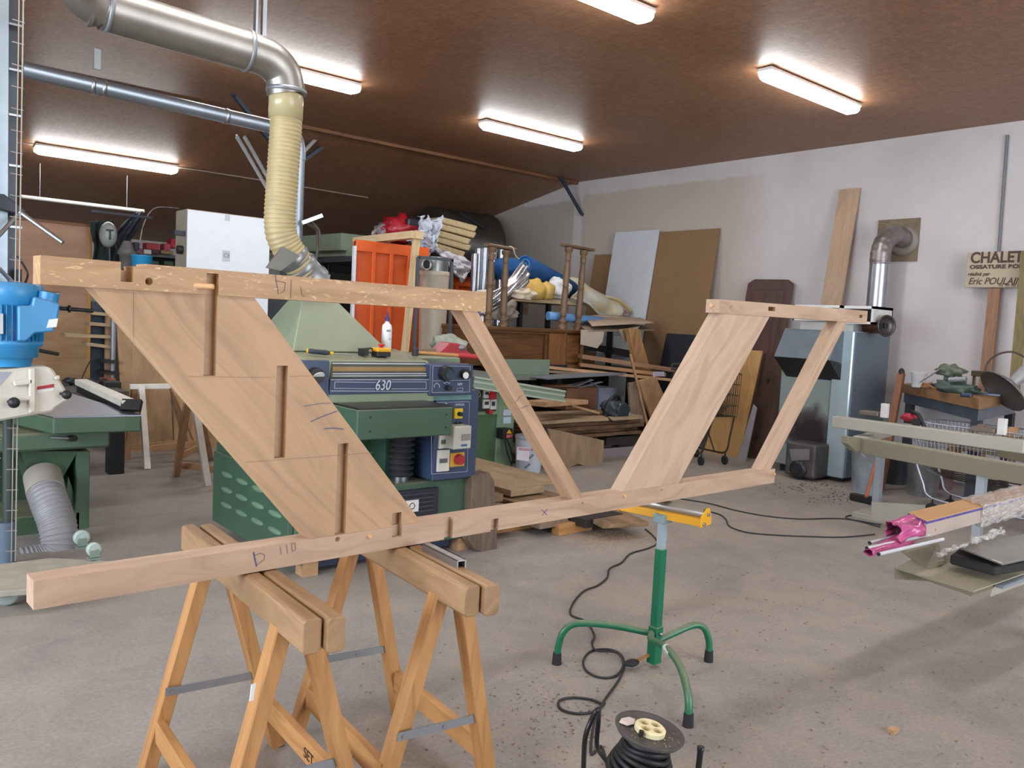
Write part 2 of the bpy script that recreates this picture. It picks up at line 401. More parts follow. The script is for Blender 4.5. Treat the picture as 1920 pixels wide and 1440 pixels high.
x0, x1, y = lpx((905, 232), (1085, 277)); light(x0, x1, y, 'lit tube fitting near the middle of the photo, above the white wall corner')
x0, x1, y = lpx((370, 95), (675, 166)); light(x0, x1, y, 'lit tube fitting half hidden behind the large metal duct elbow')
light(2.27, 4.13, 12.85, 'lit tube fitting at the left on the sloping ceiling')
light(.9, 2.75, 4.75, 'lit tube fitting above and behind the photographer, outside the photo, middle row')  # this and the next three unseen fittings are added to brighten the room
light(2.0, 3.85, .9, 'lit tube fitting outside the photo to the right of the photographer, near one')
light(6.4, 8.25, .9, 'lit tube fitting outside the photo at the right, near the white wall')
light(-1.6, .25, .9, 'lit tube fitting outside the photo to the left of the photographer')
# thin cable along the left fitting and clips
mb = MB(); mb.tube([(4.15, 12.85, cz(12.85)-.015), (5.6, 12.85, cz(12.85)-.015), (7.4, 12.9, cz(12.9)-.015)], .012, 8)
solo(mb, 'conduit', 'thin pale conduit running along the sloping ceiling from the left tube fitting', 'conduit', paint('#9a8a7c', .5))
mb = MB(); mb.tube([(1.3, 12.85, cz(12.85)-.015), (2.25, 12.85, cz(12.85)-.015)], .01, 8)
solo(mb, 'conduit', 'short thin conduit between the grey column and the left tube fitting', 'conduit', paint('#9a8a7c', .5))
a, b = P(37, 368, y=13.6), P(270, 396, y=13.6)
solo(MB().cyl(a, b, .028, n=12), 'pipe', 'long white pipe hanging level above the brown wooden partition', 'pipe', paint('#d5d3cb', .5))
for k, s in enumerate((.15, .85)):
    q = a.lerp(b, s); solo(MB().cyl(q+V((0, 0, .0)), V((q.x, q.y, cz(q.y))), .006, n=6), 'hanger', 'thin hanger rod carrying the white pipe above the wooden partition', 'hanger', STEEL, 'hanger rods of the white pipe')
# ============================================================ STEEL BRACES AND ROOF MEMBERS
DARKST = paint('#3a4350', .5, .3)
def brace(p, q, wd, t, label, mat=DARKST):
    mb = MB(); mb.beam(p, q, wd, .008); d = (V(q)-V(p)).normalized(); s = d.cross(Z)
    mb.beam(V(p)+s*wd/2+V((0,0,-t/2)), V(q)+s*wd/2+V((0,0,-t/2)), .008, t); solo(mb, 'steel_brace', label, 'brace', mat)
brace(P(1045, 322, x=WX-.6), P(1091, 402, x=WX-.012), .09, .05, 'dark steel angle brace from the ceiling to the white wall')
brace(P(437, 176, z=CZ-.08), P(515, 275, y=9.9), .08, .05, 'dark blue steel strut crossing behind the small duct')
brace(P(443, 252, y=11.2), P(503, 356, y=11.2), .05, .05, 'left of two pale steel struts leaning beside the flexible hose', GREYM)
brace(P(457, 252, y=11.3), P(512, 350, y=11.3), .05, .05, 'right of two pale steel struts leaning beside the flexible hose', GREYM)
brace(P(565, 285, y=11.0), P(622, 225, y=11.0), .07, .05, 'upper pale steel strut right of the flexible hose', GREYM)
brace(P(568, 298, y=11.2), P(645, 243, y=11.2), .09, .05, 'lower dark steel strut right of the flexible hose')
pth = catmull([P(600, 222, y=10.7), P(640, 228, y=10.65), P(662, 240, y=10.6), P(682, 236, y=10.6), P(682, 246, y=10.6), P(662, 250, y=10.6)], 6)
solo(MB().tube(pth, .012, 8), 'cable', 'dark cable looping at the ridge above the flexible hose', 'cable', DKSTEEL)
brace(P(398, 390, y=15.3), P(495, 335, y=13.5), .05, .07, 'dark steel roof bar above the white cabinet, left of two', paint('#2c2422', .6))
brace(P(425, 390, y=15.3), P(512, 340, y=13.5), .08, .08, 'dark steel roof bar above the white cabinet, right of two', paint('#2c2422', .6))
for i, (a, b) in enumerate((((500, 405), (900, 470)), ((560, 425), (760, 455)))):
    p, q = P(*a, y=16.2), P(*b, y=16.2)
    brace(V((p.x, 16.2, cz(16.2)-.12)), V((q.x, 16.2, cz(16.2)-.12)), .08, .06, ('long', 'short')[i]+' dark purlin low on the sloping ceiling near the back wall', paint('#3a2a24', .6))
# ============================================================ EXTRACTION DUCTS
DUCTM = paint('#96918a', .4, .8, .15, 5)
dt = thing('extraction_duct', 'large dusty metal extraction duct with elbow running under the ceiling at upper left', 'duct', P(350, 70, y=5.0))
R = .118
def elbow(c, r, n=9): return catmull(c, n)
p1 = P(190, 14, y=5.0); p2 = P(470, 97, y=5.0)
MB().cyl(p1, p2, R, n=40).cyl(p2-(p2-p1).normalized()*.9, p2-(p2-p1).normalized()*.88, R+.004, n=40).build('straight_pipe', DUCTM, dt)
e0 = p2; e3 = P(537, 178, y=5.0)
MB().tube(catmull([e0-(p2-p1).normalized()*.02, P(505, 112, y=5.0), P(530, 140, y=5.0), e3], 10), R*.98, 36).build('elbow', DUCTM, dt)
MB().tube(catmull([p1+(p2-p1)*.001, P(160, -10, y=4.96), P(140, -50, y=4.9), P(135, -110, y=4.9)], 8), R*.98, 36).build('elbow', DUCTM, dt)
d = (p2-p1).normalized()
for pc, dc_ in ((p2-d*.02, d), (p1+d*.03, d), (e3+Z*.02, -Z)): MB().lathe(pc, dc_, [(-.012, R), (-.012, R+.006), (.012, R+.006), (.012, R)], 36).build('clamp_ring', GREYM, dt)
hg = MB(); h0 = P(487, 76, y=5.0)
hg.box(h0.x-.035, h0.x-.022, 4.98, 5.02, h0.z-.02, CZ); hg.box(h0.x+.01, h0.x+.035, 4.985, 5.015, h0.z-.02, CZ-.4)
solo(hg, 'hanger_rail', 'slotted steel hanger rail holding the large duct at its elbow', 'bracket', ZINC)
# flexible hose
HOSE = paint('#b09f74', .45, 0, .12, 12); 
ht = thing('flexible_hose', 'ribbed yellowish flexible hose hanging from the large duct to the planer hood', 'hose', P(540, 330, y=5.0))
h = [e3+V((0, 0, .0)), P(536, 240, y=5.0), P(530, 330, y=5.0), P(525, 415, y=5.0), P(532, 452, y=5.0), P(556, 490, y=5.0), P(580, 520, y=5.02)]
MB().hose(h, .093, .026, .07, 28).build('hose', HOSE, ht)
cq = h[0]; MB().lathe(cq+V((0, 0, -.15)), Z, [(0, .098), (.0, .104), (.13, .106), (.15, .1)], 32).build('sleeve', paint('#b5a87f', .25, 0, .1, 9), ht)
a, b = P(548, 482, y=5.0), P(588, 524, y=5.02); d = (b-a).normalized()
col_ = MB().lathe(a-d*.02, d, [(0, .098), (.03, .112), (.05, .1), (.09, .1), (.1, .112), (.13, .1), (.2, .1), (.22, .108), (.25, .106)], 32)
col_.build('metal_collar', paint('#8f9294', .4, .8), ht)
s0 = P(533, 470, y=4.9)
fl = MB().prism([P(530, 462, y=4.88), P(500, 502, y=4.88), P(527, 508, y=4.88), P(563, 480, y=4.88)], (0, .02, 0))
fl.build('blast_gate', paint('#6f6d66', .5, .3), ht)
# small duct
st = thing('extraction_duct', 'thin galvanised duct running behind the flexible hose and down behind the planer', 'duct', P(300, 190, y=7.5))
a, b = P(42, 130, y=7.5), P(520, 240, y=7.5); ZP = paint('#98a2ac', .38, .8, .1, 5)
MB().cyl(a, b, .062, n=28).build('straight_pipe', ZP, st)
mb = MB()
d = (b-a).normalized()
for s in (.23, .27, .76): MB().lathe(a.lerp(b, s), d, [(0, .062), (0, .068), (.03, .068), (.03, .062)], 24).build('clamp_ring', STEEL, st)
c = P(560, 300, y=7.5)
MB().tube(catmull([b-d*.03, P(540, 246, y=7.5), P(556, 262, y=7.5), P(560, 285, y=7.5), c], 8), .064, 24).build('elbow', ZP, st)
dn = P(545, 640, y=7.5); MB().cyl(c, V((c.x, 7.5, 0)), .058, n=28).build('down_pipe', ZP, st)
for pz in (612, 622, 634):
    q = P(548, pz, y=7.5); MB().lathe((c.x, 7.5, q.z), Z, [(0, .058), (0, .068), (.018, .068), (.018, .058)], 24).cyl((c.x-.13, 7.48, q.z+.01), (c.x-.03, 7.48, q.z+.01), .01, n=8).build('band_clamp', STEEL, st)
a = P(182, 135, y=7.5); solo(MB().box(a.x-.025, a.x+.025, 7.49, 7.51, a.z+.02, P(182, 92, y=7.5).z), 'hanger_strap', 'short perforated hanger strap above the small duct', 'bracket', paint('#8b8f92', .5, .4))
# ============================================================ OAK FRAME (laid on edge over two trestles and a roller stand)
FA = math.atan(.031); FE = V((math.cos(FA), math.sin(FA), 0)); FN = V((-math.sin(FA), math.cos(FA), 0)); FO = V((.437, 2.352, 0))
def F(s, z, o=0): return FO+FE*s+FN*o+V((0, 0, z))
def fbox_(s0, s1, z0, z1, o0, o1, mb=None):
    mb = mb or MB(); return mb.hexa([F(s0, z0, o0), F(s1, z0, o0), F(s1, z0, o1), F(s0, z0, o1)], [F(s0, z1, o0), F(s1, z1, o0), F(s1, z1, o1), F(s0, z1, o1)])
fr = thing('stair_frame', 'large oak frame of rails, wide slanting boards and struts resting across the trestles', 'timber frame', F(1.7, .804, .04))
bot = fbox_(-.017, 3.545, .804, .88, 0, .078).build('bottom_rail', ASH, fr)
def slot(s0, s1, z0, z1, dep=.022): return fbox_(s0, s1, z0, z1, -.02, dep)
def drill(s, z, r=.009, dep=.05): return MB().cyl(F(s, z, -.02), F(s, z, dep), r, n=20)
cut(bot, [slot(1.074, 1.114, .842, 1.0), slot(1.300, 1.338, .8, .9), slot(1.521, 1.559, .79, .851), drill(.862, .866), drill(2.026, .857, .007), drill(2.56, .862, .006)], FE)
tl = MB().prism([F(-.007, 1.637), F(1.445, 1.634), F(1.445, 1.706), F(-.007, 1.709)], FN*.078).build('top_rail', OAKF, fr)
cut(tl, [slot(.182, .213, 1.657, 1.8, .035), slot(.182, .213, 1.688, 1.8, .1), slot(.2, .245, 1.7, 1.8, .1), slot(.411, .446, 1.62, 1.697, .028), drill(.255, 1.662, .0105)], FE)
tr = MB().prism([F(2.92, 1.697), F(4.482, 1.703), F(4.482, 1.779), F(2.92, 1.763)], FN*.078).build('top_rail', ASH, fr)
cut(tr, [drill(3.02, 1.73, .008), slot(3.36, 3.425, 1.728, 1.75, .05), slot(4.38, 4.42, 1.733, 1.752, .05)], FE)
dL = F(1.1, .9)-F(.4, 1.63)
wl = MB().prism([F(.112, 1.637, .006), F(.763, .88, .006), F(1.198, .88, .006), F(.556, 1.637, .006)], FN*.066).build('wide_board', wood('#bd9a77', '#a58260', .55, 12, .6, 0, .35), fr)
cut(wl, [fbox_(.411, .446, 1.404, 1.8, -.02, .03), fbox_(.634, .671, 1.149, 1.434, -.02, .03), fbox_(.854, .893, .85, 1.181, -.02, .03), fbox_(1.074, 1.114, .85, .926, -.02, .03)], dL)
dR = F(3.1, 1.69)-F(2.45, .88)
MB().prism([F(2.285, .88, .004), F(2.69, .88, .004), F(3.385, 1.699, .004), F(2.945, 1.699, .004)], FN*.07).build('wide_board', wood('#c4aa92', '#a98c74', .5, 7, .6, 0, .3), fr, grain=dR)
MB().prism([F(1.966, .88, .004), F(2.033, .88, .004), F(1.408, 1.636, .004), F(1.336, 1.636, .004)], FN*.07).build('strut', wood('#bd9a7a', '#9c7b5f', .9, 16, .6), fr, grain=F(1.37, 1.63)-F(2.0, .88))
MB().prism([F(3.425, .88, .004), F(3.505, .88, .004), F(4.235, 1.702, .004), F(4.12, 1.702, .004)], FN*.07).build('strut', ASH, fr, grain=F(4.2, 1.69)-F(3.46, .88))
PEG = wood('#e3b987', '#c4935f', 3, 20)
for s, z, l, r in ((.377, 1.659, .05, .009), (1.368, 1.647, .004, .008), (.98, .862, .012, .008), (2.29, .862, .01, .008), (3.515, .857, .02, .007)):
    q = F(s, z, .01); dd = (-FN*1+FE*.9*(1 if l > .03 else 0)).normalized()
    MB().cyl(q, q+dd*(l+.01), r, r*.8, 14).build('peg', PEG, fr)
MB().cyl(F(2.93, 1.733, .04), F(2.905, 1.733, .04), .009, n=12).build('peg', PEG, fr)
INK = paint('#4a5378', .8); PENC = paint('#94755a', .9); PENC2 = paint('#6e5a5c', .9)
def stroke(pts, r, mat, off=-.0006, nm='pencil_mark'):
    mb = MB(); q = [F(s, z, off) for s, z in pts]; nrm = FN
    for a, b in zip(q[:-1], q[1:]):
        d = (b-a).normalized(); sd = d.cross(nrm)*r; mb.prism([a-sd, b-sd, b+sd, a+sd], -FN*.0005)
    return mb.build(nm, mat, fr)
def vpf(px, py):
    v = ray(px, py); t = (FO-EYE).dot(FN)/v.dot(FN); p = EYE+v*t; q = p-FO; return q.dot(FE), q.z
def strokepx(pts, r, mat, off=-.0006): return stroke([vpf(*p) for p in pts], r, mat, off)
strokepx([(475, 1035), (481, 1062)], .0022, INK); strokepx([(476, 1042), (488, 1037), (496, 1040), (495, 1049), (480, 1060)], .0008, PENC2)
strokepx([(525, 1025), (527, 1040)], .0008, PENC2); strokepx([(537, 1022), (539, 1038)], .0008, PENC2); strokepx([(546, 1020), (553, 1018), (554, 1030), (548, 1034), (546, 1020)], .0008, PENC2)
strokepx([(516, 515), (522, 552)], .0011, PENC2); strokepx([(516, 526), (535, 530), (533, 545), (525, 550)], .0009, PENC2); strokepx([(546, 524), (545, 558)], .0009, PENC2); strokepx([(564, 538), (566, 554), (572, 556)], .0008, PENC2)
strokepx([(571, 762), (600, 757), (622, 756)], .0008, INK, .0054); strokepx([(584, 791), (606, 781), (634, 771)], .0013, INK, .0054); strokepx([(609, 804), (628, 803), (646, 805)], .0014, INK, .0054)
strokepx([(352, 706), (510, 708)], .0004, PENC, .0054); strokepx([(545, 706), (600, 704)], .0004, PENC, .0054); strokepx([(462, 867), (700, 849)], .0004, PENC, .0054); strokepx([(252, 548), (251, 705)], .0004, PENC, .0054)
strokepx([(1015, 955), (1026, 966)], .0012, INK); strokepx([(1026, 954), (1016, 967)], .0012, INK)
strokepx([(966, 756), (978, 742)], .0008, PENC2, .003); strokepx([(978, 765), (993, 760)], .0008, PENC2, .003)
# ============================================================ TRESTLES
def trestle(x0, y0, x1, y1, label, angA=.25, angB=.26, feet=None, stamp=False, legs=(.2, .82)):
    t = thing('trestle', label, 'trestle', ((x0+x1)/2, (y0+y1)/2, 0), 'folding pine trestles under the oak frame')
    a, b = V((x0, y0, 0)), V((x1, y1, 0)); d = (b-a).normalized(); sd = V((-d.y, d.x, 0))   # sd points to +x when d = -y
    if sd.x < 0: sd = -sd
    for k, sg in enumerate((-1, 1)):
        o = sd*sg*.0295
        e = d*(.02 if sg > 0 else 0)
        top = MB().beam(a+o+Z*.752+e, b+o+Z*.752+e, .053, .096, ch=.008).build('top_rail', PINEOLD, t, grain=d, bevel=.003)
        tn = math.tan(angA if sg < 0 else angB)
        for lg in legs:
            pt = a.lerp(b, lg)+o; dd = .03 if sg > 0 else -.0
            tp = pt+Z*.75+d*dd; bt = pt+sd*sg*(.75*tn)+d*dd
            MB().beam(tp-Z*.02-sd*sg*0, bt, .047, .06, up=d).build('leg', PINE, t, grain=Z, bevel=.003)
        q0 = a.lerp(b, legs[0])+o+sd*sg*(.6*tn)+Z*.16; q1 = a.lerp(b, legs[1])+o+sd*sg*(.6*tn)+Z*.16
        MB().beam(q0, q1, .03, .075).build('stretcher', PINE, t, grain=d, bevel=.002)
    for lg in legs:
        pt = a.lerp(b, lg); h = .29
        q0 = pt-sd*(.46*math.tan(angA)+.055)+Z*(h+.01); q1 = pt+sd*(.46*math.tan(angB)+.055)+Z*h
        e = d*.045
        mb = MB().beam(q0+e, q1+e, .004, .028, up=Z)
        for s in (.06, .5, .94): c = q0.lerp(q1, s)+e; mb.cyl(c, c+d*.006, .007, n=10)
        mb.build('metal_stay', GREYM, t)
    return t, d, sd
t1, d1, s1 = trestle(1.075, 3.04, 1.02, 1.93, 'left trestle with worn double top rail under the near end of the oak frame')
t2, d2, s2 = trestle(1.63, 2.98, 1.545, 1.925, 'right trestle with a grey metal channel lying on it, under the oak frame', .28, .2)
a = V((1.0, 2.17, .45))
q = P(474, 1312, y=2.10); MB().prism([q, q+V((.006, 0, .045)), q+V((-.006, 0, .045)), q+V((-.01, 0, 0))], (0, -.004, 0)).build('paint_patch', WHITE, t1)
a_, b_ = V((1.075, 3.04, 0)), V((1.02, 1.93, 0)); o_ = s1*(.0295+.6*math.tan(.26)-.0158)
text('SET', .05, a_.lerp(b_, .56)+o_+Z*.142, d1, Z, paint('#3a2a1a', .8), t1, 'stamp')
mb = MB(); p0 = P(793, 1022, z=.82); p1 = P(858, 1060, z=.81)
dd = (p1-p0); dd.z = 0; sdd = dd.normalized().cross(Z)
for o_, z0, z1, w_ in ((0, .765, .825, .004), (.03, .765, .825, .004), (.015, .821, .825, .034), (.015, .79, .793, .03), (.015, .765, .769, .034)):
    a = V((p0.x, p0.y, (z0+z1)/2))-sdd*o_; b = V((p1.x, p1.y, (z0+z1)/2))-sdd*o_; mb.beam(a, b, w_, z1-z0)
ch = solo(mb, 'metal_channel', 'short grey aluminium channel lying along the right trestle', 'metal profile', STEEL)
# ============================================================ ROLLER STAND
SG = paint('#15694a', .35, 0, .1, 6, .35); YEL = paint('#e0a21a', .4, 0, .08)
rs = thing('roller_stand', 'green tripod roller stand with a yellow roller head holding up the oak frame', 'roller stand', (3.04, 2.45, 0))
MB().beam((3.04, 2.45, .1), (3.04, 2.45, .575), .042, .042, up=X).build('outer_tube', SG, rs, bevel=.003)
MB().beam((3.04, 2.45, .5), (3.04, 2.45, .73), .034, .034, up=X).build('inner_tube', paint('#a9bac2', .35, .5), rs, bevel=.002)
MB().beam((3.04, 2.45, .02), (3.04, 2.45, .2), .052, .052, up=X).build('base_socket', SG, rs, bevel=.003)
MB().lathe((3.04, 2.42, .17), -Y, [(0, .008), (.01, .008), (.012, .004)], 12).build('bolt', STEEL, rs)
def leg(pts, rub):
    l = MB().tube(catmull(pts, 8), .0165, 16).build('leg', SG, rs)
    a = V(pts[-1]); MB().cyl((a.x, a.y, 0), (a.x, a.y, .055), .023, .02, 16).build('rubber_foot', RUBBER, l)
leg([(3.03, 2.47, .16), (2.87, 2.58, .195), (2.74, 2.675, .20), (2.69, 2.71, .165), (2.673, 2.725, .1), (2.67, 2.73, .03)], 1)
leg([(3.05, 2.44, .13), (3.14, 2.41, .16), (3.24, 2.38, .185), (3.295, 2.36, .165), (3.32, 2.345, .1), (3.32, 2.34, .03)], 1)
lg = leg([(3.03, 2.46, .165), (2.95, 2.40, .17), (2.87, 2.25, .2), (2.78, 2.1, .19), (2.715, 2.0, .12), (2.70, 1.98, .03)], 1)
q = P(1262, 1247, z=.215); 
mb = MB().tube([(2.87, 2.25, .2), (2.835, 2.19, .2)], .0172, 16); mb.build('label_sticker', paint('#cfe0dd', .4), rs)
MB().blob((2.93, 2.49, .03), (.045, .028, .016), 2, .06, 2).build('foot_pedal', RUBBER, rs)
MB().beam((2.96, 2.48, .04), (3.02, 2.46, .06), .012, .012).build('pedal_arm', paint('#9a6b2f', .5), rs)
h0, h1 = P(1170, 952, z=.745), P(1325, 985, z=.725); h1 = V((h1.x, h1.y, h0.z)); hd_ = (h1-h0).normalized(); hs = hd_.cross(Z)
if hs.y < 0: hs = -hs
h0 = V((3.0, 2.62, .735)); h1 = V((3.02, 2.15, .735)); h0 = V((3.0, 2.68, .735)); h1 = P(1318, 985, z=.722); hd_ = (h1-h0); hd_.z = 0; hd_.normalize(); hs = V((-hd_.y, hd_.x, 0)); hs = hs if hs.x > 0 else -hs
h1 = V((h1.x, h1.y, .735))
ch = MB().beam(h0, h1, .05, .035).beam(h0+hs*.03+Z*.0, h1+hs*.03, .11, .004)
ch.build('head_channel', YEL, rs, bevel=.002)
MB().beam((3.04, 2.45, .70), (3.04, 2.45, .742), .06, .075, up=X).build('head_clamp', paint('#8fa3a8', .4, .4), rs, bevel=.003)
for e_ in (h0, h1):
    mb = MB()
    c = e_+hs*.02; mb.prism([c+hs*-.055-Z*.02, c+hs*.055-Z*.02, c+hs*.055+Z*.02, c+hs*.03+Z*.062, c-hs*.0+Z*.062, c-hs*.055+Z*.03], hd_*.006); mb.build('end_plate', YEL, rs, bevel=.002)
rl = MB().cyl(h0+hs*.03+Z*.033+hd_*.01, h1+hs*.03+Z*.033-hd_*.004, .028, n=28); rl.build('roller', paint('#9c9a92', .35, .6), rs)
mb = MB(); 
for zz, oo in ((.033, .03), (-.005, -.01)): mb.cyl(h1+hs*oo+Z*zz+hd_*.004, h1+hs*oo+Z*zz+hd_*.016, .009, n=6)
mb.build('axle_nut', STEEL, rs)
# ============================================================ CABLE REEL
cr = thing('cable_reel', 'black cable reel with a cream four-socket plate at the bottom edge of the photo', 'cable reel', P(1215, 1440, z=.0)+V((-.13, -.14, 0)))
rc = P(1218, 1370, z=.33); ax = (Z+V((.10, -.14, 0))*1.0).normalized(); RK = paint('#4a4645', .6, 0, .25, 20)
a_ = ax.orthogonal().normalized()
MB().lathe(rc, ax, [(-.012, .104), (0, .112), (.004, .112), (.002, .104), (-.004, .06), (-.004, .001)], 48).build('upper_flange', RK, cr)
MB().lathe(rc-ax*.16, ax, [(0, .1), (.006, .1)], 40).build('lower_flange', RK, cr)
cb = MB()
for i in range(7):
    for j in range(2):
        c0 = rc-ax*(.03+i*.018); rr = .062+.006*i+j*.002
        b_ = ax.cross(a_); cb.tube([c0+(a_*math.cos(t)+b_*math.sin(t))*rr+ax*.006*math.sin(t*2+i) for t in [k*math.pi/14 for k in range(29)]], .0095, 8, False)
cb.lathe(rc-ax*.16, ax, [(0, .07), (.14, .06)], 24)
cb.build('wound_cable', paint('#19191b', .55), cr)
CRM = paint('#e3d6ab', .4)
sp = MB().lathe(rc, ax, [(-.002, .05), (.012, .05), (.016, .045)], 36).build('socket_plate', CRM, cr)
b_ = ax.cross(a_)
ca = V((CR.x, CR.y, 0)).normalized(); ca = (ca-ax*ca.dot(ax)).normalized(); cb2 = ax.cross(ca)
holes = []
for i in range(4):
    t = math.pi/4+i*math.pi/2; c = rc+(ca*math.cos(t)*1.05+cb2*math.sin(t))*.0255; holes.append(MB().cyl(c+ax*.001, c+ax*.03, .0165, n=22))
cut(sp, holes)
for p_ in sp.data.polygons: p_.use_smooth = False
for i in range(4):
    t = math.pi/4+i*math.pi/2; c = rc+(ca*math.cos(t)*1.05+cb2*math.sin(t))*.0255
    o = MB().cyl(c+ax*.001, c+ax*.0018, .0162, n=20).build('socket', paint('#8f7638', .6), cr)
lb = MB().prism([rc+ax*.003+ca*x+cb2*y for x, y in ((-.1, .005), (-.088, .035), (-.06, .055), (-.04, .05), (-.05, .015), (-.075, -.005))], ax*.001).build('torn_label', paint('#cfc4bb', .8, 0, .25, 40), cr)
MB().cyl(rc+ca*-.038-cb2*.05+ax*.002, rc+ca*-.038-cb2*.05+ax*.02, .008, n=12).build('reset_button', BLACK, cr)
fr_pts = [P(1092, 1470, z=.05), P(1094, 1440, z=.12), P(1097, 1385, z=.26), P(1108, 1352, z=.32), P(1121, 1330, z=.36), P(1122, 1350, z=.3), P(1119, 1395, z=.2), P(1128, 1415, z=.13), P(1150, 1440, z=.06)]
MB().tube(catmull(fr_pts, 5), .0085, 12).build('carrying_frame', paint('#17181c', .35), cr)
q = P(1314, 1402, z=.16); MB().cyl(q, q+V((-.005, .005, -.16)), .0105, n=14).lathe(q, Z, [(-.01, .0125), (.004, .0125), (.005, .009)], 14).build('handle_post', paint('#17181c', .35), cr)
# sawdust litter on the flange
mb = MB()
for i in range(40):
    t = random.uniform(-.9, 2.2)+math.pi*1.35; r = random.uniform(.06, .1); c = rc+(ca*math.cos(t)+cb2*math.sin(t))*r+ax*.004; s = random.uniform(.0007, .0018)
    mb.beam(c, c+V((random.uniform(-1, 1), random.uniform(-1, 1), .1)).normalized()*s*3, s, s)
sh = solo(mb, 'wood_shavings', 'wood shavings lying on the top flange of the black cable reel', 'shavings', paint('#a58d68', .9)); sh['kind'] = 'stuff'
# ---------------- cables on the floor
CAB = paint('#26262a', .55)
def floor_cable(px, label, r=.0055, z=None, name='cable', mat=None, n=8):
    pts = [P(p[0], p[1], z=(p[2] if len(p) > 2 else r+.001)) for p in px]
    return solo(MB().tube(catmull(pts, n), r, 8), name, label, 'cable', mat or CAB)
loop = []
floor_cable([(1140, 1445), (1128, 1400), (1108, 1412), (1115, 1350), (1132, 1315), (1160, 1275), (1170, 1250), (1166, 1230), (1145, 1218), (1110, 1220), (1094, 1238), (1100, 1258), (1125, 1270), (1152, 1268), (1168, 1250, .014), (1164, 1230, .016), (1150, 1222, .016), (1118, 1220, .014), (1110, 1205), (1114, 1190), (1098, 1165), (1070, 1152), (1075, 1130), (1095, 1108), (1120, 1098), (1138, 1083), (1143, 1066), (1165, 1055), (1182, 1038), (1215, 1028), (1232, 1018), (1225, 1005), (1210, 992)], 'black cable snaking from the cable reel past the roller stand to the floor planks', n=10)
floor_cable([(1132, 1322), (1110, 1312), (1075, 1308), (1050, 1313), (1048, 1325), (1062, 1334), (1090, 1338), (1118, 1332), (1134, 1318)], 'small loop of black cable on the floor at the left of the cable reel')
floor_cable([(1275, 935), (1330, 944), (1380, 957), (1440, 968), (1500, 973), (1560, 972), (1600, 975), (1650, 988)], 'long dark cable stretched over the floor in front of the boiler')
floor_cable([(1325, 958), (1350, 965), (1362, 975), (1368, 987), (1400, 998), (1450, 1003), (1520, 1006), (1580, 1007), (1640, 1002)], 'second dark cable on the floor behind the yellow roller, nearer than the long one')
floor_cable([(1650, 968), (1610, 966), (1590, 967), (1588, 972), (1620, 978), (1652, 984)], 'short bend of dark cable beside the beige steel base at the right')
# ============================================================ SAWDUST AND CHIPS ON THE FLOOR
mb = MB()
for i in range(650):
    if random.random() < .35: px, py = random.uniform(1300, 1920), random.uniform(1040, 1440)
    elif random.random() < .6: px, py = random.gauss(1060, 120), random.gauss(1360, 60)
    else: px, py = random.uniform(620, 1500), random.uniform(1060, 1440)
    if py < 1000 or py > 1445: continue
    c = P(px, py, z=.003); s = random.uniform(.0012, .0032); t = random.uniform(0, 3.1); d = V((math.cos(t), math.sin(t), random.uniform(0, .2)))
    mb.beam(c-d*s*2.2, c+d*s*2.2, s*1.6, s*.7)
o = solo(mb, 'wood_chips', 'scattered wood chips and bark crumbs on the concrete floor', 'chips', paint('#87715a', .9, 0, .4, 30)); o['kind'] = 'stuff'
mb = MB()
for i in range(90):
    c = P(random.gauss(1510, 35), random.gauss(912, 7), z=.004); s = random.uniform(.004, .013); t = random.uniform(0, 3.1); d = V((math.cos(t), math.sin(t), .1))
    mb.beam(c-d*s, c+d*s, s*.8, s*.5)
for i in range(60):
    c = P(random.gauss(1565, 25), random.gauss(932, 6), z=.004); s = random.uniform(.004, .012); d = V((math.cos(i), math.sin(i), .1)); mb.beam(c-d*s, c+d*s, s*.8, s*.5)
o = solo(mb, 'soot_debris', 'dark soot and ash crumbs on the floor in front of the boiler', 'debris', paint('#625a54', .9)); o['kind'] = 'stuff'
q = P(1676, 1373, z=0); solo(MB().box(q.x-.03, q.x+.02, q.y-.012, q.y+.015, 0, .018), 'wood_offcut', 'tiny wood offcut lying alone on the floor at the lower right', 'offcut', PLANK, grain=X)
# ============================================================ THICKNESS PLANER
pl = thing('thickness_planer', 'green thickness planer with navy front panel reading 630, behind the slanting oak board', 'planer', (2.85, 5.1, 0))
GB = GREEN
MB().box(2.17, 3.54, 4.5, 5.78, .09, .52).build('base', GB, pl, bevel=.012)
mb = MB().box(2.16, 2.3, 4.52, 5.76, .52, .66)
mb.build('base_side_box', GB, pl, bevel=.008)
vp = MB().box(2.135, 2.17, 4.52, 5.74, .1, .60).build('vent_panel', GB, pl, bevel=.004)
for i in range(4):
    for j in range(3):
        y = 5.48-i*.26; z = .47-j*.105
        MB().blob((2.135, y, z), (.018, .098, .021), 0, 0, 2).build('louvre', paint('#64826a', .5), vp)
for y, z in ((5.68, .55), (4.58, .55), (5.25, .56), (5.68, .16), (4.6, .15)):
    MB().cyl((2.14, y, z), (2.128, y, z), .008, n=8).build('screw', STEEL, vp)
MB().box(2.3, 3.5, 4.6, 5.7, 0.02, .09).build('plinth', paint('#2c3350', .5), pl)
for x in (2.24, 3.4):
    MB().box(x, x+.1, 4.52, 4.62, 0, .09).build('support_block', PLANK, pl, grain=X)
# body behind
MB().box(2.22, 3.06, 4.95, 5.7, .52, 1.05).build('body', GB, pl, bevel=.01)
mb = MB().prism([(2.2, 4.48, 1.32), (2.2, 4.42, 1.18), (2.2, 4.40, 1.06), (2.2, 4.6, 1.04), (2.2, 5.75, 1.04), (2.2, 5.75, 1.36), (2.2, 4.9, 1.38)], (.87, 0, 0))
mb.build('cutter_head_cover', LGREEN, pl, bevel=.01)
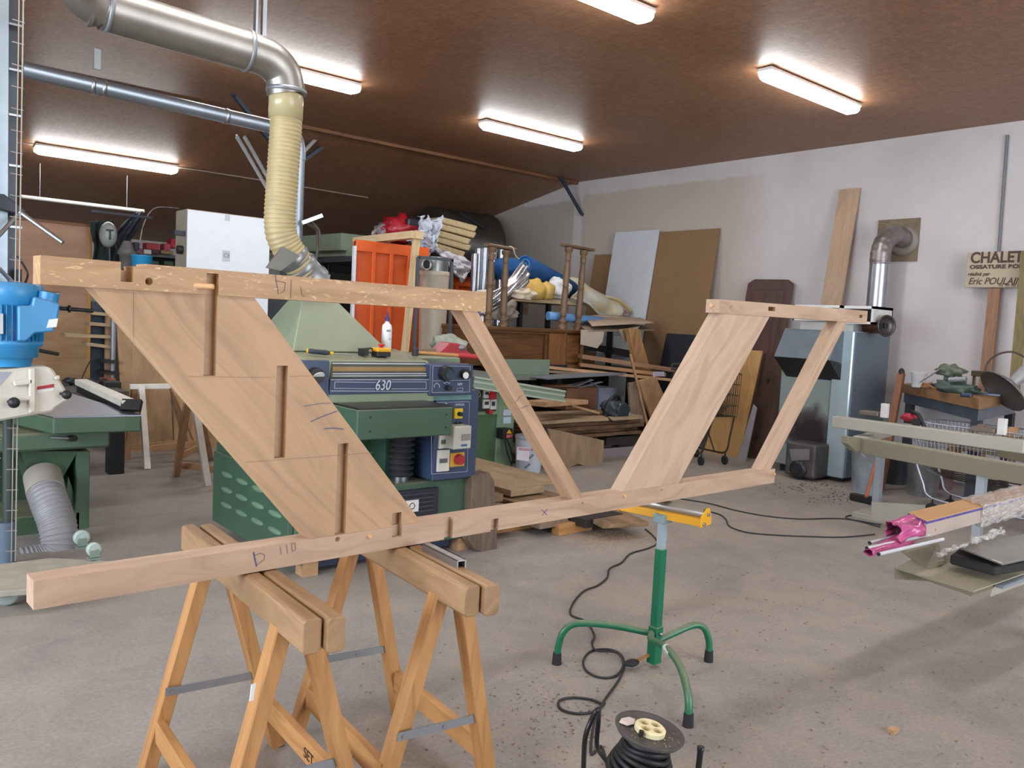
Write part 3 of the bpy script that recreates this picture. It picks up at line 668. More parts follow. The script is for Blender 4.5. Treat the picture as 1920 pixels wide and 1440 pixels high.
# front navy panel with slanted window
y = 4.47
f1 = MB(); f1.fb(4.40, 566, 676, 617, 752, .04); 
lp_ = f1.build('left_panel', NAVY, pl, bevel=.003)
WL = paint('#c9ced6', .5)
def line(ps, yy, r, parent, mat=WL, nm='stripe'):
    mb = MB(); q = [P(a, b, y=yy) for a, b in ps]
    for a, b in zip(q[:-1], q[1:]): mb.beam(a, b, r, .001, up=Y)
    return mb.build(nm, mat, parent)
np_ = MB().fb(4.40, 619, 710, 806, 738, .05).build('name_panel', NAVY, pl, bevel=.003)
line([(620, 712), (804, 712)], 4.397, .003, np_); line([(620, 733), (804, 734)], 4.397, .003, np_)
line([(628, 716), (627, 728), (703, 729)], 4.397, .0025, np_); line([(730, 729), (799, 729), (799, 716), (733, 716)], 4.397, .0025, np_); line([(628, 716), (706, 717)], 4.397, .0025, np_)
a = P(703, 731, y=4.394); b = P(733, 731, y=4.394); a = a+X*.004
MB().fb(4.3965, 704, 711, 734, 735, .003).build('number_field', NAVY, np_)
text('630', .088, a-X*.006-Y*.001, b-a, Z, WL, np_, 'lettering', .001, .2, 0, .82, 1.02)
mb = MB().prism([P(623, 678, y=4.47), P(620, 709, y=4.42), P(804, 708, y=4.42), P(799, 679, y=4.47)], Y*.05)
sl_ = mb.build('slat_window', paint('#59605a', .4, .3), pl)
for (r0, r1, mat) in ((681, 683, WL), (688, 696, paint('#9a7a4a', .5)), (700, 701.5, WL), (704, 705.5, WL)):
    ya = 4.465-(r0-679)/30*.05
    MB().fb(ya-.012, 624, r0, 800, r1, .006).build('slat', mat, sl_)
MB().fb(4.41, 619, 742, 806, 752, .05).build('lower_lip', LGREEN, pl, bevel=.006)
q = P(596, 705, y=4.36); kb = MB().cyl(q, q+V((0, .05, 0)), .045, .05, 24).build('hand_knob', BLACK, pl); MB().cyl(q+V((.006, -.002, -.002)), q+V((.006, 0, 0)), .034, n=24).build('knob_cap', WHITE, kb)
# tables and column
tb = MB().box(2.335, 3.0, 4.1, 4.95, .89, 1.065).build('feed_table', GB, pl, bevel=.006)
MB().box(2.34, 2.995, 4.105, 4.95, 1.065, 1.075).build('table_top', paint('#43423f', .3, .7, .2), pl)
for x in (2.42, 2.95):
    for z in (.94, 1.02): MB().cyl((x, 4.098, z), (x, 4.102, z), .007, n=8).build('screw', BLACK, tb)
prof = []
for i in range(9):
    z0 = .545+i*.0395; prof += [(z0, .055), (z0+.012, .085), (z0+.022, .085), (z0+.034, .055)]
q = P(752, 870, y=4.62)
MB().lathe((q.x, 4.62, 0), Z, prof, 28).build('rubber_bellows', RUBBER, pl)
MB().cyl((q.x, 4.62, .515), (q.x, 4.62, .55), .06, n=20).build('column_collar', paint('#8a8c90', .3, .9), pl)
MB().box(2.22, 2.34, 4.7, 5.0, .52, 1.05).build('side_pillar', GB, pl); MB().box(2.9, 3.1, 4.7, 5.0, .52, 1.05).build('side_pillar', GB, pl); MB().box(3.075, 3.5, 4.72, 5.6, .52, 1.335).build('right_housing', LGREEN, pl, bevel=.008)
# control pillar
cp = MB().box(3.105, 3.465, 4.44, 4.85, .53, 1.13).build('control_cabinet', NAVY, pl, bevel=.006)
up_ = MB().fb(4.39, 806, 683, 887, 741, .3).build('control_panel', NAVY, pl, bevel=.006)
MB().fb(4.43, 806, 740, 884, 750, .3).build('panel_gap', paint('#5f8a86', .5), pl)
line([(812, 686), (882, 687), (880, 735), (810, 736), (812, 686)], 4.387, .002, up_); line([(812, 714), (882, 713)], 4.387, .002, up_)
line([(809, 755), (880, 753), (876, 884), (809, 889), (809, 755)], 4.437, .002, cp)
def knob(px, py, yy, r, l, mat, par, nm='control_knob'):
    q = P(px, py, y=yy); return MB().cyl(q-Y*l, q, r*.92, r, 24).build(nm, mat, par)
k = knob(834, 700, 4.39, .052, .04, BLACK, up_); q = P(844, 703, y=4.345); MB().cyl(q, q+Y*.01, .032, n=24).build('dial_face', paint('#2f4050', .3), k)
k = knob(870, 701, 4.39, .034, .04, BLACK, up_); q = P(874, 704, y=4.345); MB().cyl(q, q+Y*.006, .022, n=20).build('dial_face', WHITE, k)
knob(838, 727, 4.39, .018, .04, BLACK, up_)
for px, py, s in ((819, 724, 'o'), (862, 729, 'NM')):
    q = P(px-6, py+3, y=4.386)
    if s == 'NM': text('NM', .026, P(857, 723, y=4.386), X, Z, WL, up_, 'lettering', .0006, .2); line([(856, 733), (857, 728), (868, 727), (867, 733), (856, 733)], 4.386, .002, up_, nm='symbol')
    else: line([(814, 727), (814, 722), (819, 718), (824, 722), (824, 727)], 4.386, .0035, up_, nm='symbol')
line([(831, 716), (834, 719), (838, 716), (842, 719), (844, 716)], 4.386, .003, up_, nm='symbol')
text('NMSOA', .022, P(853, 761, y=4.436), X, Z, WL, cp, 'lettering', .0006, .2); line([(832, 759), (836, 756), (840, 759)], 4.436, .004, cp, nm='symbol')
sw = MB().fb(4.42, 853, 766, 868, 785, .02).build('selector_plate', paint('#e0c22c', .4), cp, bevel=.002); knob(861, 776, 4.42, .015, .03, BLACK, sw, 'selector_knob')
for px in (855, 863): knob(px, 794, 4.44, .011, .015, BLACK, cp, 'push_button')
bx = MB().fb(4.33, 851, 799, 884, 842, .11).build('switch_box', paint('#c5c4b8', .45), cp, bevel=.006); MB().fb(4.326, 866, 814, 882, 826, .01).build('switch_window', paint('#8d8d89', .4), bx); MB().fb(4.327, 865, 833, 876, 837, .01).build('maker_plate', paint('#48639a', .4), bx)
for (a, b, c, d) in ((824, 816, 844, 841), (821, 844, 843, 884)):
    bx = MB().fb(4.425, a, b, c, d, .02).build('button_box', paint('#cfcec3', .45), cp, bevel=.002); yy = b+(d-b)*.5; MB().fb(4.42, a+4, yy-4, c-4, yy+4, .01).build('button_window', paint('#5a5f62', .4), bx)
ms = MB().fb(4.42, 845, 849, 871, 875, .02).build('main_switch_plate', paint('#c99a33', .4), cp, bevel=.002); knob(859, 861, 4.42, .036, .035, paint('#a5283a', .35), ms, 'red_knob')
# grille
g = MB().fb(4.47, 744, 918, 822, 968, .03).build('vent_grille', paint('#20222c', .5), pl, bevel=.002)
for k in range(5):
    yy = 925+k*8.2; MB().fb(4.455, 748, yy, 815, yy+3.6, .02).build('grille_bar', paint('#3a3c46', .35), g, bevel=.002)
st_ = MB().fb(4.45, 762, 938, 785, 960, .02).build('round_logo_plate', WHITE, g); q = P(773, 949, y=4.449); MB().lathe(q, Y, [(0, .022), (.001, .022), (.001, .017), (0, .017)], 24, False).build('logo', BLACK, st_)
# hood
ap = P(600, 560, y=5.05); bl = P(572, 668, y=4.75); br = P(760, 664, y=4.75)
x0, x1 = P(545, 655, y=4.75).x, P(728, 655, y=4.75).x; zb = 1.36
hb = [V((x0, 4.72, zb)), V((x1, 4.72, zb)), V((x1, 5.4, zb)), V((x0, 5.4, zb))]
tx0, tx1, tz = P(565, 560, y=5.0).x, P(618, 560, y=5.0).x, P(590, 553, y=5.0).z
MB().hexa(hb, [V((tx0, 4.97, tz)), V((tx1, 4.97, tz)), V((tx1, 5.12, tz)), V((tx0, 5.12, tz))]).build('extraction_hood', LGREEN, pl, bevel=.006)
a = P(590, 524, y=5.03); b = V(((tx0+tx1)/2+.01, 5.04, tz-.02)); MB().cyl(a-(b-a)*.3, b, .1, .095, 24).build('hood_neck', paint('#a8a592', .5), pl)
# ---------------- on top of the planer
def top(px, py, z=1.345): return P(px, py, z=z)
gl = P(726, 668, y=4.85); zt = 1.372; gx, gy = gl.x-.01, 4.85
gb = thing('glue_bottle', 'white glue bottle with a purple nozzle standing on the planer', 'bottle', (gx, gy, zt))
MB().lathe((gx, gy, zt), Z, [(0, .03), (.005, .034), (.15, .034), (.17, .03), (.185, .014), (.195, .013)], 28).build('bottle_body', paint('#ececec', .35), gb)
MB().lathe((gx, gy, zt+.195), Z, [(0, .017), (.02, .015), (.03, .009), (.07, .003)], 20).build('nozzle', paint('#3b2a6e', .4), gb)
text('BIS.L', .02, (gx-.026, gy-.0355, zt+.125), X, Z, BLACK, gb, 'lettering', .0005); text('PU', .016, (gx-.005, gy-.0355, zt+.07), X, Z, paint('#7a8aa8', .6), gb, 'lettering', .0005)
q = P(714, 675, y=4.6); eb = thing('stop_switch', 'yellow and black emergency stop box with red button on the planer', 'switch', (q.x, 4.6, 1.34))
MB().box(q.x-.05, q.x+.05, 4.56, 4.64, 1.342, 1.372).build('lower_case', BLACK, eb, bevel=.004); MB().box(q.x-.052, q.x+.052, 4.558, 4.642, 1.372, 1.398).build('yellow_case', YEL, eb, bevel=.006)
MB().lathe((q.x, 4.6, 1.398), Z, [(0, .012), (.012, .012), (.013, .021), (.024, .019)], 20).build('stop_button', paint('#c02030', .35), eb)
q = P(680, 668, y=4.62); solo(MB().box(q.x-.012, q.x+.02, 4.58, 4.66, 1.345, 1.39).tube([(q.x, 4.62, 1.388), (q.x+.06, 4.62, 1.392), (q.x+.1, 4.62, 1.375)], .005), 'stop_bracket', 'black bracket with thin arm beside the emergency stop box', 'bracket', BLACK)
a, b = P(578, 660, y=4.62), P(660, 676, y=4.5); a.z = 1.368; b.z = 1.352
sc_ = thing('screwdriver', 'screwdriver with black and yellow handle lying on the planer, left of the stop box', 'screwdriver', a)
d = (b-a).normalized(); MB().lathe(a, d, [(0, .012), (.01, .016), (.05, .015), (.1, .016), (.13, .01)], 14).build('handle', paint('#26323a', .4), sc_); MB().cyl(a-d*.012, a, .014, n=14).cyl(a+d*.13, a+d*.15, .011, n=14).build('handle_cap', paint('#c7a22a', .4), sc_); MB().cyl(a+d*.15, b, .0045, n=10).build('blade', STEEL, sc_)
a, b = P(783, 671, y=4.6), P(876, 685, y=4.42); a.z = 1.372; b.z = 1.362; hm = thing('hammer', 'hammer with a long wooden and red handle lying on the planer, right end', 'hammer', a)
d = (b-a).normalized(); MB().lathe(a, d, [(0, .011), (.27, .013)], 12).build('handle', PINE, hm, grain=d); MB().lathe(a+d*.27, d, [(0, .016), (.15, .017)], 12).build('red_grip', paint('#a02a2c', .5), hm)
MB().beam(a+V((-.02, 0, -.025)), a+V((-.02, 0, .03)), .035, .035, up=X).build('hammer_head', DKSTEEL, hm, bevel=.004)
# ============================================================ LEFT: SPINDLE MOULDER WITH POWER FEEDER
MG = paint('#47604a', .5, 0, .15, 5, .35); MGD = paint('#2f4733', .6, 0, .2, 5)
sm = thing('spindle_moulder', 'green spindle moulder with a steel table top at the left edge', 'machine', P(60, 1000, z=0))
zt = .85
tp = [P(265, 778, z=zt), P(100, 782, z=zt), P(-40, 752, z=zt), P(30, 733, z=zt), P(128, 736, z=zt)]
MB().prism([p-Z*.008 for p in tp], -Z*.105).build('table', MG, sm, bevel=.008)
MB().prism(tp, -Z*.008).build('table_top', paint('#7f8490', .28, .85, .15, 8), sm)
MB().fb(6.1, -80, 812, 207, 846, .9).build('apron', MG, sm, bevel=.015)
MB().fb(6.3, 142, 846, 168, 995, .7).build('side_panel', MG, sm, bevel=.006)
MB().fb(6.85, -80, 846, 150, 1000, .1).build('back_panel', MGD, sm)
MB().fb(6.3, -80, 970, 150, 1012, .6).build('base', MG, sm, bevel=.006)
a = [P(38, 846, y=6.3), P(146, 846, y=6.3), P(108, 912, y=6.35), P(62, 912, y=6.35)]
MB().prism(a, Y*.4).build('dust_hopper', MG, sm)
MB().prism([P(128, 893, y=6.35), P(152, 965, y=6.35), P(118, 975, y=6.35)], Y*.3).build('gusset', MG, sm)
MB().cyl(P(95, 820, y=6.08), P(135, 822, y=6.05), .01, n=10).build('lock_bar', STEEL, sm); MB().cyl(P(133, 822, y=6.06), P(140, 822, y=6.02), .022, n=14).build('lock_knob', BLACK, sm)
HG = paint('#8d8b8d', .5, 0, .2, 8)
MB().hose([P(80, 900, y=6.3), P(90, 935, y=6.1), P(108, 985, y=5.95), P(110, 1028, y=5.9), P(80, 1052, y=5.9), P(30, 1062, y=5.9)], .105, .03, .1, 26).build('extraction_hose', HG, sm)
MB().cyl(P(80, 893, y=6.3), P(87, 925, y=6.14), .118, n=28).build('hose_cuff', paint('#a39a90', .6), sm)
# power feeder
pf = thing('power_feeder', 'cream power feeder with a blue electric motor above the green machine at the left edge', 'power feeder', P(50, 780, y=5.3))
CR_ = paint('#cdc8ba', .45, 0, .12, 8, .2); FB = paint('#2f84b8', .38, 0, .08, 6, .15)
Y0 = 5.2
fp = [(-60, 700), (55, 689), (95, 688), (103, 697), (128, 738), (132, 748), (104, 766), (100, 772), (-60, 800)]
MB().prism([P(a, b, y=Y0) for a, b in fp], Y*.26).build('feeder_body', CR_, pf, bevel=.012)
MB().prism([P(a, b, y=Y0-.03) for a, b in ((55, 692), (67, 690), (67, 772), (55, 776))], Y*.05).prism([P(a, b, y=Y0-.03) for a, b in ((25, 715), (62, 710), (62, 720), (28, 725))], Y*.05).prism([P(a, b, y=Y0-.03) for a, b in ((20, 746), (62, 740), (62, 750), (20, 756))], Y*.05).prism([P(a, b, y=Y0-.03) for a, b in ((103, 706), (113, 704), (113, 712), (103, 713))], Y*.05).build('casting_rib', CR_, pf, bevel=.006)
MB().prism([P(a, b, y=Y0-.004) for a, b in ((70, 725), (101, 720), (101, 726), (70, 731))], Y*.006).build('red_label', paint('#a3202c', .5), pf); MB().prism([P(a, b, y=Y0-.003) for a, b in ((70, 731), (101, 727), (101, 732), (70, 737))], Y*.005).build('white_label', WHITE, pf)
MB().prism([P(a, b, y=Y0-.004) for a, b in ((-40, 697), (22, 697), (0, 722), (-40, 735))], Y*.006).build('grey_plate', paint('#9aa0ae', .5), pf)
for px, py, r in ((26, 755, .03), (125, 740, .026)):
    q = P(px, py, y=Y0-.06); MB().blob(q, (r, r, r), 1, 0, 3).cyl(q, q+V((-.02, .07, 0)), .008, n=10).build('clamp_knob', BLACK, pf)
mc = P(24, 600, y=Y0+.13); mx, my = mc.x, Y0+.13
def mz(py): return P(40, py, y=my-.1).z
mo = MB().lathe((mx, my, 0), Z, [(mz(689), .09), (mz(672), .1), (mz(671), .125), (mz(652), .13), (mz(648), .15), (mz(640), .15), (mz(638), .135), (mz(573), .135), (mz(570), .155), (mz(545), .155), (mz(536), .15), (mz(530), .13)], 40).build('motor', FB, pf)
mb = MB()
for i in range(36):
    t = 2*math.pi*i/36; dv = V((math.cos(t), math.sin(t), 0)); c = V((mx, my, 0))+dv*.142; mb.beam(c+Z*mz(640), c+Z*mz(573), .004, .022, up=dv)
mb.build('cooling_fins', FB, mo)
q = P(70, 575, y=Y0-.0)
MB().prism([P(a, b, y=Y0-.06) for a, b in ((60, 573), (64, 556), (92, 563), (113, 570), (108, 600), (100, 622), (66, 625), (50, 640), (34, 640), (34, 573))], Y*.14).build('terminal_box', FB, pf, bevel=.008)
a, b = P(90, 565, y=Y0), P(93, 549, y=Y0); MB().cyl(a, b, .05, .052, 20).build('cable_gland', FB, pf); MB().cyl(b, b+Z*.002, .04, n=20).build('gland_opening', BLACK, pf)
MB().prism([P(a, b, y=Y0-.064) for a, b in ((92, 599), (109, 597), (106, 613), (87, 615))], Y*.006).build('motor_sticker', WHITE, pf)
MB().prism([P(a, b, y=my-.16) for a, b in ((-30, 588), (6, 588), (6, 626), (-30, 626))], Y*.02).build('rating_plate', paint('#b9bcc0', .4), pf)
for (a, b, c, d, r, mt) in ((66, 546, 111, 551, .011, STEEL), (113, 578, 174, 583, .012, BLACK), (62, 655, 109, 664, .011, BLACK), (-5, 500, 26, 532, .012, STEEL)):
    MB().cyl(P(a, b, y=Y0+.2), P(c, d, y=Y0+.25), r, n=12).build('rod', mt, pf)
q = P(130, 579, y=Y0+.2); MB().lathe(q, X, [(-.005, .022), (.005, .022)], 16).tube([q, q-Z*.0, q+Z*.045], .004).build('rod_ring', BLACK, pf)
MB().tube(catmull([P(32, 480, y=5.45), P(45, 498, y=5.45), P(52, 515, y=5.45), P(46, 535, y=5.4), P(44, 550, y=5.4)], 6), .006).build('motor_cable', BLACK, pf)
# grey column with clamp arms
gc = thing('steel_column', 'tall grey steel column with a clamp arm at the left edge of the photo', 'column', P(16, 1050, y=5.6))
t0, b0 = P(12, -30, y=5.6), P(14, 560, y=5.6)
xa = (P(-4, 300, y=5.6).x, P(14, 300, y=5.6).x, P(31, 300, y=5.6).x)
MB().box(xa[0], xa[1], 5.58, 5.7, 1.2, CZ).build('light_profile', paint('#9aa6ae', .35, .5), gc); MB().box(xa[1], xa[2], 5.6, 5.7, 1.2, CZ).build('dark_profile', paint('#3f4349', .4, .4), gc)
MB().cyl(P(15, 1048, y=5.6), P(15, 780, y=5.6), .028, n=14).build('round_pole', paint('#3f4a46', .5, .3), gc)
MB().cyl((P(13, 1020, y=5.6).x, 5.6, 0), P(13, 978, y=5.6), .05, n=16).build('pole_base', paint('#5b6b7c', .5), gc)
MB().prism([P(a, b, y=5.5) for a, b in ((-15, 362), (8, 364), (50, 396), (40, 402), (0, 392), (-15, 385))], Y*.08).build('clamp_head', DKSTEEL, gc, bevel=.004)
MB().cyl(P(38, 398, y=5.5), P(118, 455, y=5.35), .014, n=12).cyl(P(36, 400, y=5.5), P(-10, 450, y=5.4), .012, n=12).build('clamp_rod', STEEL, gc)
MB().box(P(28, 500, y=5.55).x, P(38, 500, y=5.55).x, 5.5, 5.58, P(30, 535, y=5.55).z, P(30, 505, y=5.55).z).build('junction_box', BLACK, gc)
for py in (45, 130, 215, 310, 425):
    q = P(18, py, y=5.59); MB().box(q.x-.005, q.x+.06, 5.575, 5.59, q.z-.006, q.z+.006).build('pin', STEEL, gc)
# thin wire ladders beside the column
WIRE = paint('#a39d95', .5, .2)
for n_, (u0, v0, u1, v1) in enumerate((((44), -20, 29, 1052),)):
    a, b = P(u0, v0, y=5.3), P(u1, v1, y=5.3); mb = MB()
    mb.cyl(a, b, .004, n=8).cyl(a-X*.02, b-X*.02, .003, n=8)
    for i in range(27):
        c = a.lerp(b, (i+.5)/27); mb.cyl(c-X*.05+Z*.004, c+X*.008, .0028, n=6)
    solo(mb, 'wire_ladder', 'narrow pale wire ladder hanging beside the grey column at the left edge', 'wire mesh', WIRE)
mb = MB().cyl(P(22, 1048, y=5.3)-X*.06, P(26, 770, y=5.3)-X*.08, .004, n=6)
for i in range(8): c = P(22, 1048, y=5.3).lerp(P(26, 770, y=5.3), (i+.5)/8)-X*.07; mb.cyl(c-X*.02, c+X*.01, .0025, n=6)
solo(mb, 'wire_strip', 'short thin wire with hooks in front of the green machine at the left edge', 'wire', WIRE)
# dolly
dl = thing('wheeled_dolly', 'dusty board dolly with pale green castors on the floor at the left edge', 'dolly', P(60, 1110, z=0))
z_ = .13
MB().prism([P(-40, 1062, z=z_), P(95, 1046, z=z_), P(218, 1052, z=z_), P(120, 1100, z=z_), P(-40, 1112, z=z_)], -Z*.03).build('board', paint('#a29c8d', .8, 0, .15, 10), dl, bevel=.003)
CG = paint('#7d9186', .45, .2)
def castor(px, py, z, r, up, nm='castor'):
    q = P(px, py, z=z); c = MB().box(q.x-.03, q.x+.03, q.y-.03, q.y+.03, q.z-.003+(-r-.012 if up else r+.006), q.z+(-r-.005 if up else r+.012)).prism([q+V((-.02, -.028, -.0)), q+V((.02, -.028, 0)), q+V((.028, -.028, (-r if up else r))), q+V((-.028, -.028, (-r if up else r)))], Y*.005).build(nm, CG, dl)
    MB().lathe(q, Y, [(-.018, r*.8), (-.014, r), (.014, r), (.018, r*.8)], 24).lathe(q, Y, [(-.024, .012), (.024, .012)], 12).build('wheel', paint('#a9b8b0', .5), c)
castor(153, 1008, .20, .045, True); castor(176, 1030, .19, .04, True); castor(14, 1116, .055, .052, False)
# ============================================================ BACK LEFT
PART = wood('#bd9275', '#a87d60', .35, 3, .6, 0, .5); PART2 = wood('#c39d76', '#a88058', .35, 3, .6, 0, .5)
wp = thing('wooden_partition', 'tall brown wooden partition panel behind the blue motor', 'partition', (2.3, 12, 0))
p = P(165, 425, y=12); zs = P(100, 582, y=12).z
MB().box(1.3, p.x, 12, 12.04, zs+.003, p.z).build('upper_panel', PART, wp, grain=X)
MB().box(1.3, p.x, 12, 12.04, 0, zs-.003).build('lower_panel', PART2, wp, grain=X)
MB().box(p.x, p.x+.05, 11.99, 12.06, 0, p.z).build('edge_batten', wood('#d8a766', '#b5834a', .6, 9), wp, grain=Z)
MB().box(1.3, p.x+.05, 11.97, 12.06, p.z, p.z+.03).build('top_batten', TRIMW, wp, grain=X)
DG = paint('#2a3331', .9, 0, .25, 8)
def cloth(name, label, cat, px, y, mat, amp=.03, th=.01, group=None, depth=.08):
    """hanging cloth: a polygon given as left edge and right edge point lists"""
    L, R_ = px; L = [P(a, b, y=y) for a, b in L]; R_ = [P(a, b, y=y) for a, b in R_]
    def ev(T, v):
        k = v*(len(T)-1); i = min(int(k), len(T)-2); return T[i].lerp(T[i+1], k-i)
    sd = random.uniform(0, 9)
    def fn(u, v):
        a, b = ev(L, v), ev(R_, v); q = a.lerp(b, u)
        return q+V((0, -1, 0))*(amp*(math.sin(u*9+sd+2*v)+.6*math.sin(u*23+sd*2+5*v)+.5*math.sin(v*17+sd+u*4)))
    return solo(MB().sheet(fn, 26, 22, th), name, label, cat, mat, group)
cloth('hanging_cloth', 'dark green work cloth hanging right of the wooden partition', 'cloth', ([(168, 416), (170, 440), (176, 458), (172, 500)], [(215, 412), (215, 440), (225, 460), (225, 505)]), 11.87, DG)
cloth('hanging_tarpaulin', 'dark slate tarpaulin hanging from the sloping ceiling behind the grey helmet', 'tarpaulin', ([(250, 400), (225, 425), (212, 440), (215, 470)], [(270, 396), (262, 420), (250, 445), (238, 468)]), 12.6, paint('#353c46', .8, 0, .2, 6))
wh = thing('welding_helmet', 'grey welding helmet hanging beside the dark green cloth', 'helmet', P(203, 440, y=11.6))
q = P(203, 440, y=11.6); MB().blob(q, (.105, .12, .165), 0, 0, 3).build('shell', paint('#9da39c', .4), wh); MB().box(q.x-.018, q.x+.0, q.y-.128, q.y-.1, q.z-.07, q.z+.06).box(q.x-.05, q.x+.03, q.y-.125, q.y-.1, q.z+.04, q.z+.06).build('visor_slot', BLACK, wh)
solo(MB().tube(catmull([P(204, 455, y=11.7), P(206, 480, y=11.7), P(205, 500, y=11.7)], 5), .008), 'cable', 'thin grey cable hanging straight down from the grey helmet', 'cable', paint('#6a6c6c', .6))
solo(MB().tube(catmull([P(213, 450, y=11.7), P(220, 468, y=11.7), P(230, 474, y=11.7), P(250, 455, y=11.8), P(260, 462, y=11.8), P(268, 425, y=12.6), P(280, 400, y=13), P(297, 389, y=13), P(335, 391, y=13)], 6), .008), 'cable', 'thin grey cable looping from the helmet up to the ceiling', 'cable', paint('#4a4446', .6))
q = P(239, 468, y=11.6); mt = thing('upright_motor', 'grey conical motor housing standing between the dark cloth and the red boxes', 'motor', P(239, 505, y=11.6))
MB().lathe((q.x, 11.6, q.z-.25), Z, [(0, .08), (.17, .09), (.19, .13), (.26, .1), (.34, .06), (.36, .05)], 20).build('housing', paint('#77746f', .5), mt); MB().box(q.x-.04, q.x+.04, 11.56, 11.64, 0, q.z-.25).build('motor_post', DKSTEEL, mt); MB().box(q.x+.06, q.x+.12, 11.5, 11.6, q.z, q.z+.1).build('switch_housing', DKSTEEL, mt)
q = P(266, 488, y=11.2); lid = solo(MB().lathe((q.x, 11.2, q.z-.2), Z, [(0, .1), (.24, .125), (.25, .13), (.26, .13), (.262, .12)], 32), 'blue_bucket', 'cyan blue tub just behind the notched oak rail at upper left', 'bucket', paint('#2aa0d8', .35))
solo(MB().box(q.x-.25, q.x+.25, 11.05, 11.5, 0, q.z-.2), 'dark_stand', 'dark stand under the cyan tub, hidden behind the oak rail', 'stand', paint('#3b3d3e', .6)); pr_ = P(270, 409, y=11.9); solo(MB().box(2.75, pr_.x+.1, 11.88, 11.93, pr_.z, pr_.z+.03), 'coat_rail', 'dark rail carrying the dark green work cloth beside the wooden partition', 'rail', DKSTEEL)
dsk = thing('storage_shelf', 'dark shelf with red boxes on it between the cyan tub and the white cabinet', 'shelf', (5.0, 15.5, 0))
MB().fb(15.5, 245, 476, 350, 482, .5).build('shelf_board', paint('#5a5a5e', .5), dsk); MB().fb(15.9, 240, 482, 350, 560, .1).build('back_panel', paint('#2f3133', .7), dsk); MB().fb(15.5, 283, 490, 298, 497, .3).fb(15.5, 308, 490, 325, 497, .3).build('tray', paint('#3f5244', .6), dsk)
for sx in (245, 345):
    q = P(sx, 480, y=15.6); MB().box(q.x-.03, q.x+.03, 15.55, 15.61, 0, q.z).build('shelf_post', DKSTEEL, dsk)
for i, (a, b, c, d, col, lb) in enumerate(((252, 465, 267, 476, '#7a4b63', 'mauve box, leftmost of the small boxes on the dark shelf'), (270, 468, 284, 476.4, '#c9c6c6', 'low white box left of the red boxes on the dark shelf'), (275, 456, 299, 468, '#a2323a', 'wide red and pink box on top of the white box on the dark shelf'), (285, 468, 299, 476, '#4b2d30', 'dark red box under the wide red box on the dark shelf'), (302, 470, 325, 476.4, '#8c7350', 'brown box at the foot of the red bag on the dark shelf'), (308, 457, 320, 470, '#b04854', 'small pinkish red box on top of the brown box'), (321, 448, 334, 465, '#b5283a', 'bright red box beside the white cabinet, topmost on the dark shelf'))):
    solo(MB().fb(15.45-.01*i, a, b, c, d, .25), 'small_box', lb, 'box', paint(col, .6), 'boxes on the dark shelf', bevel=.005)
# lumber rack with cantilevered boards
rk = thing('board_rack', 'narrow upright rack with a black back panel and short arms beside the wooden partition', 'rack', P(186, 735, y=9.8))
q0, q1 = P(173, 565, y=9.8), P(201, 735, y=9.8); MB().box(q0.x, q1.x, 9.8, 9.86, 0.2, q0.z).build('back_panel', paint('#222c38', .5, 0, .2), rk)
q = P(204, 600, y=9.7); MB().box(q.x-.025, q.x+.025, 9.7, 9.76, .2, P(204, 560, y=9.7).z).build('wooden_post', PLANK, rk, grain=Z)
q = P(213, 600, y=9.6); MB().cyl((q.x, 9.6, .2), (q.x, 9.6, P(213, 575, y=9.6).z), .03, n=14).build('grey_pipe', GREYM, rk)
q = P(160, 600, y=9.8); MB().box(q0.x, q1.x, 9.8, 10.1, 0, .2).build('rack_foot', DKSTEEL, rk)
for a, b in ((676, 681), (697, 702)): MB().fb(9.45, 196, a, 221, b, .3).build('black_arm', BLACK, rk)
for i, (a, b, c, d, lb) in enumerate(((172, 587, 205, 590, 'topmost of the four boards'), (168, 607, 222, 611, 'second of the four boards from the top'), (122, 628, 235, 633, 'longest of the four boards, sticking out to the left'), (163, 645, 216, 652, 'lowest of the four boards'))):
    p, q = P(a, b, y=9.62), P(c, d, y=9.62)
    solo(MB().beam(p+Y*.12, V((q.x, q.y+.12, q.z)), .24, .035), 'shelf_board', lb+' lying in the narrow upright rack', 'board', wood('#b9a07f', '#8d7558', .8, 8, .7), 'boards in the upright rack', grain=X)
# bench / jointer behind the table
bn = thing('jointer_bench', 'dark cluttered bench with a long white fence beam behind the green table', 'bench', P(190, 850, z=0))
p, q = P(133, 745, y=8.3), P(235, 800, y=8.3)
MB().box(p.x-.2, q.x, 8.2, 9.2, .45, .78).build('bench_body', paint('#4a4844', .7, 0, .25, 10), bn)
MB().box(q.x-.16, q.x-.03, 8.2, 8.35, 0, .45).build('bench_leg', BLACK, bn); MB().box(p.x-.2, p.x-.1, 8.2, 8.35, 0, .45).build('bench_leg', BLACK, bn)
a, b = P(150, 716, y=8.7), P(246, 757, y=7.7); a.z = b.z = .93
a, b = P(152, 716, z=.9), P(243, 757, z=.9); MB().beam(a, b, .1, .05).build('fence_beam', paint('#d7d2c2', .4), bn, bevel=.004)
MB().beam(a-Z*.06, b-Z*.06, .07, .06).build('fence_channel', BLACK, bn); MB().beam(b-Z*.02+X*.02, b+(b-a).normalized()*.03, .13, .08).build('fence_end', BLACK, bn)
solo(MB().fb(8.6, 195, 716, 228, 738, .2), 'black_box', 'flat black box on the bench behind the green table', 'box', BLACK, bevel=.01)
solo(MB().fb(8.9, 195, 710, 218, 716, .2), 'red_brown_box', 'small red brown box on the black box on the bench', 'box', paint('#8a4a36', .7), bevel=.01)
mb = MB()
for i in range(12):
    q = P(random.uniform(130, 195), random.uniform(712, 722), y=8.9); mb.blob(q, (.06, .05, .035), i, .3, 2)
o = solo(mb, 'metal_clutter', 'heap of dark metal bits on the bench behind the white fence beam', 'clutter', DKSTEEL); o['kind'] = 'stuff'
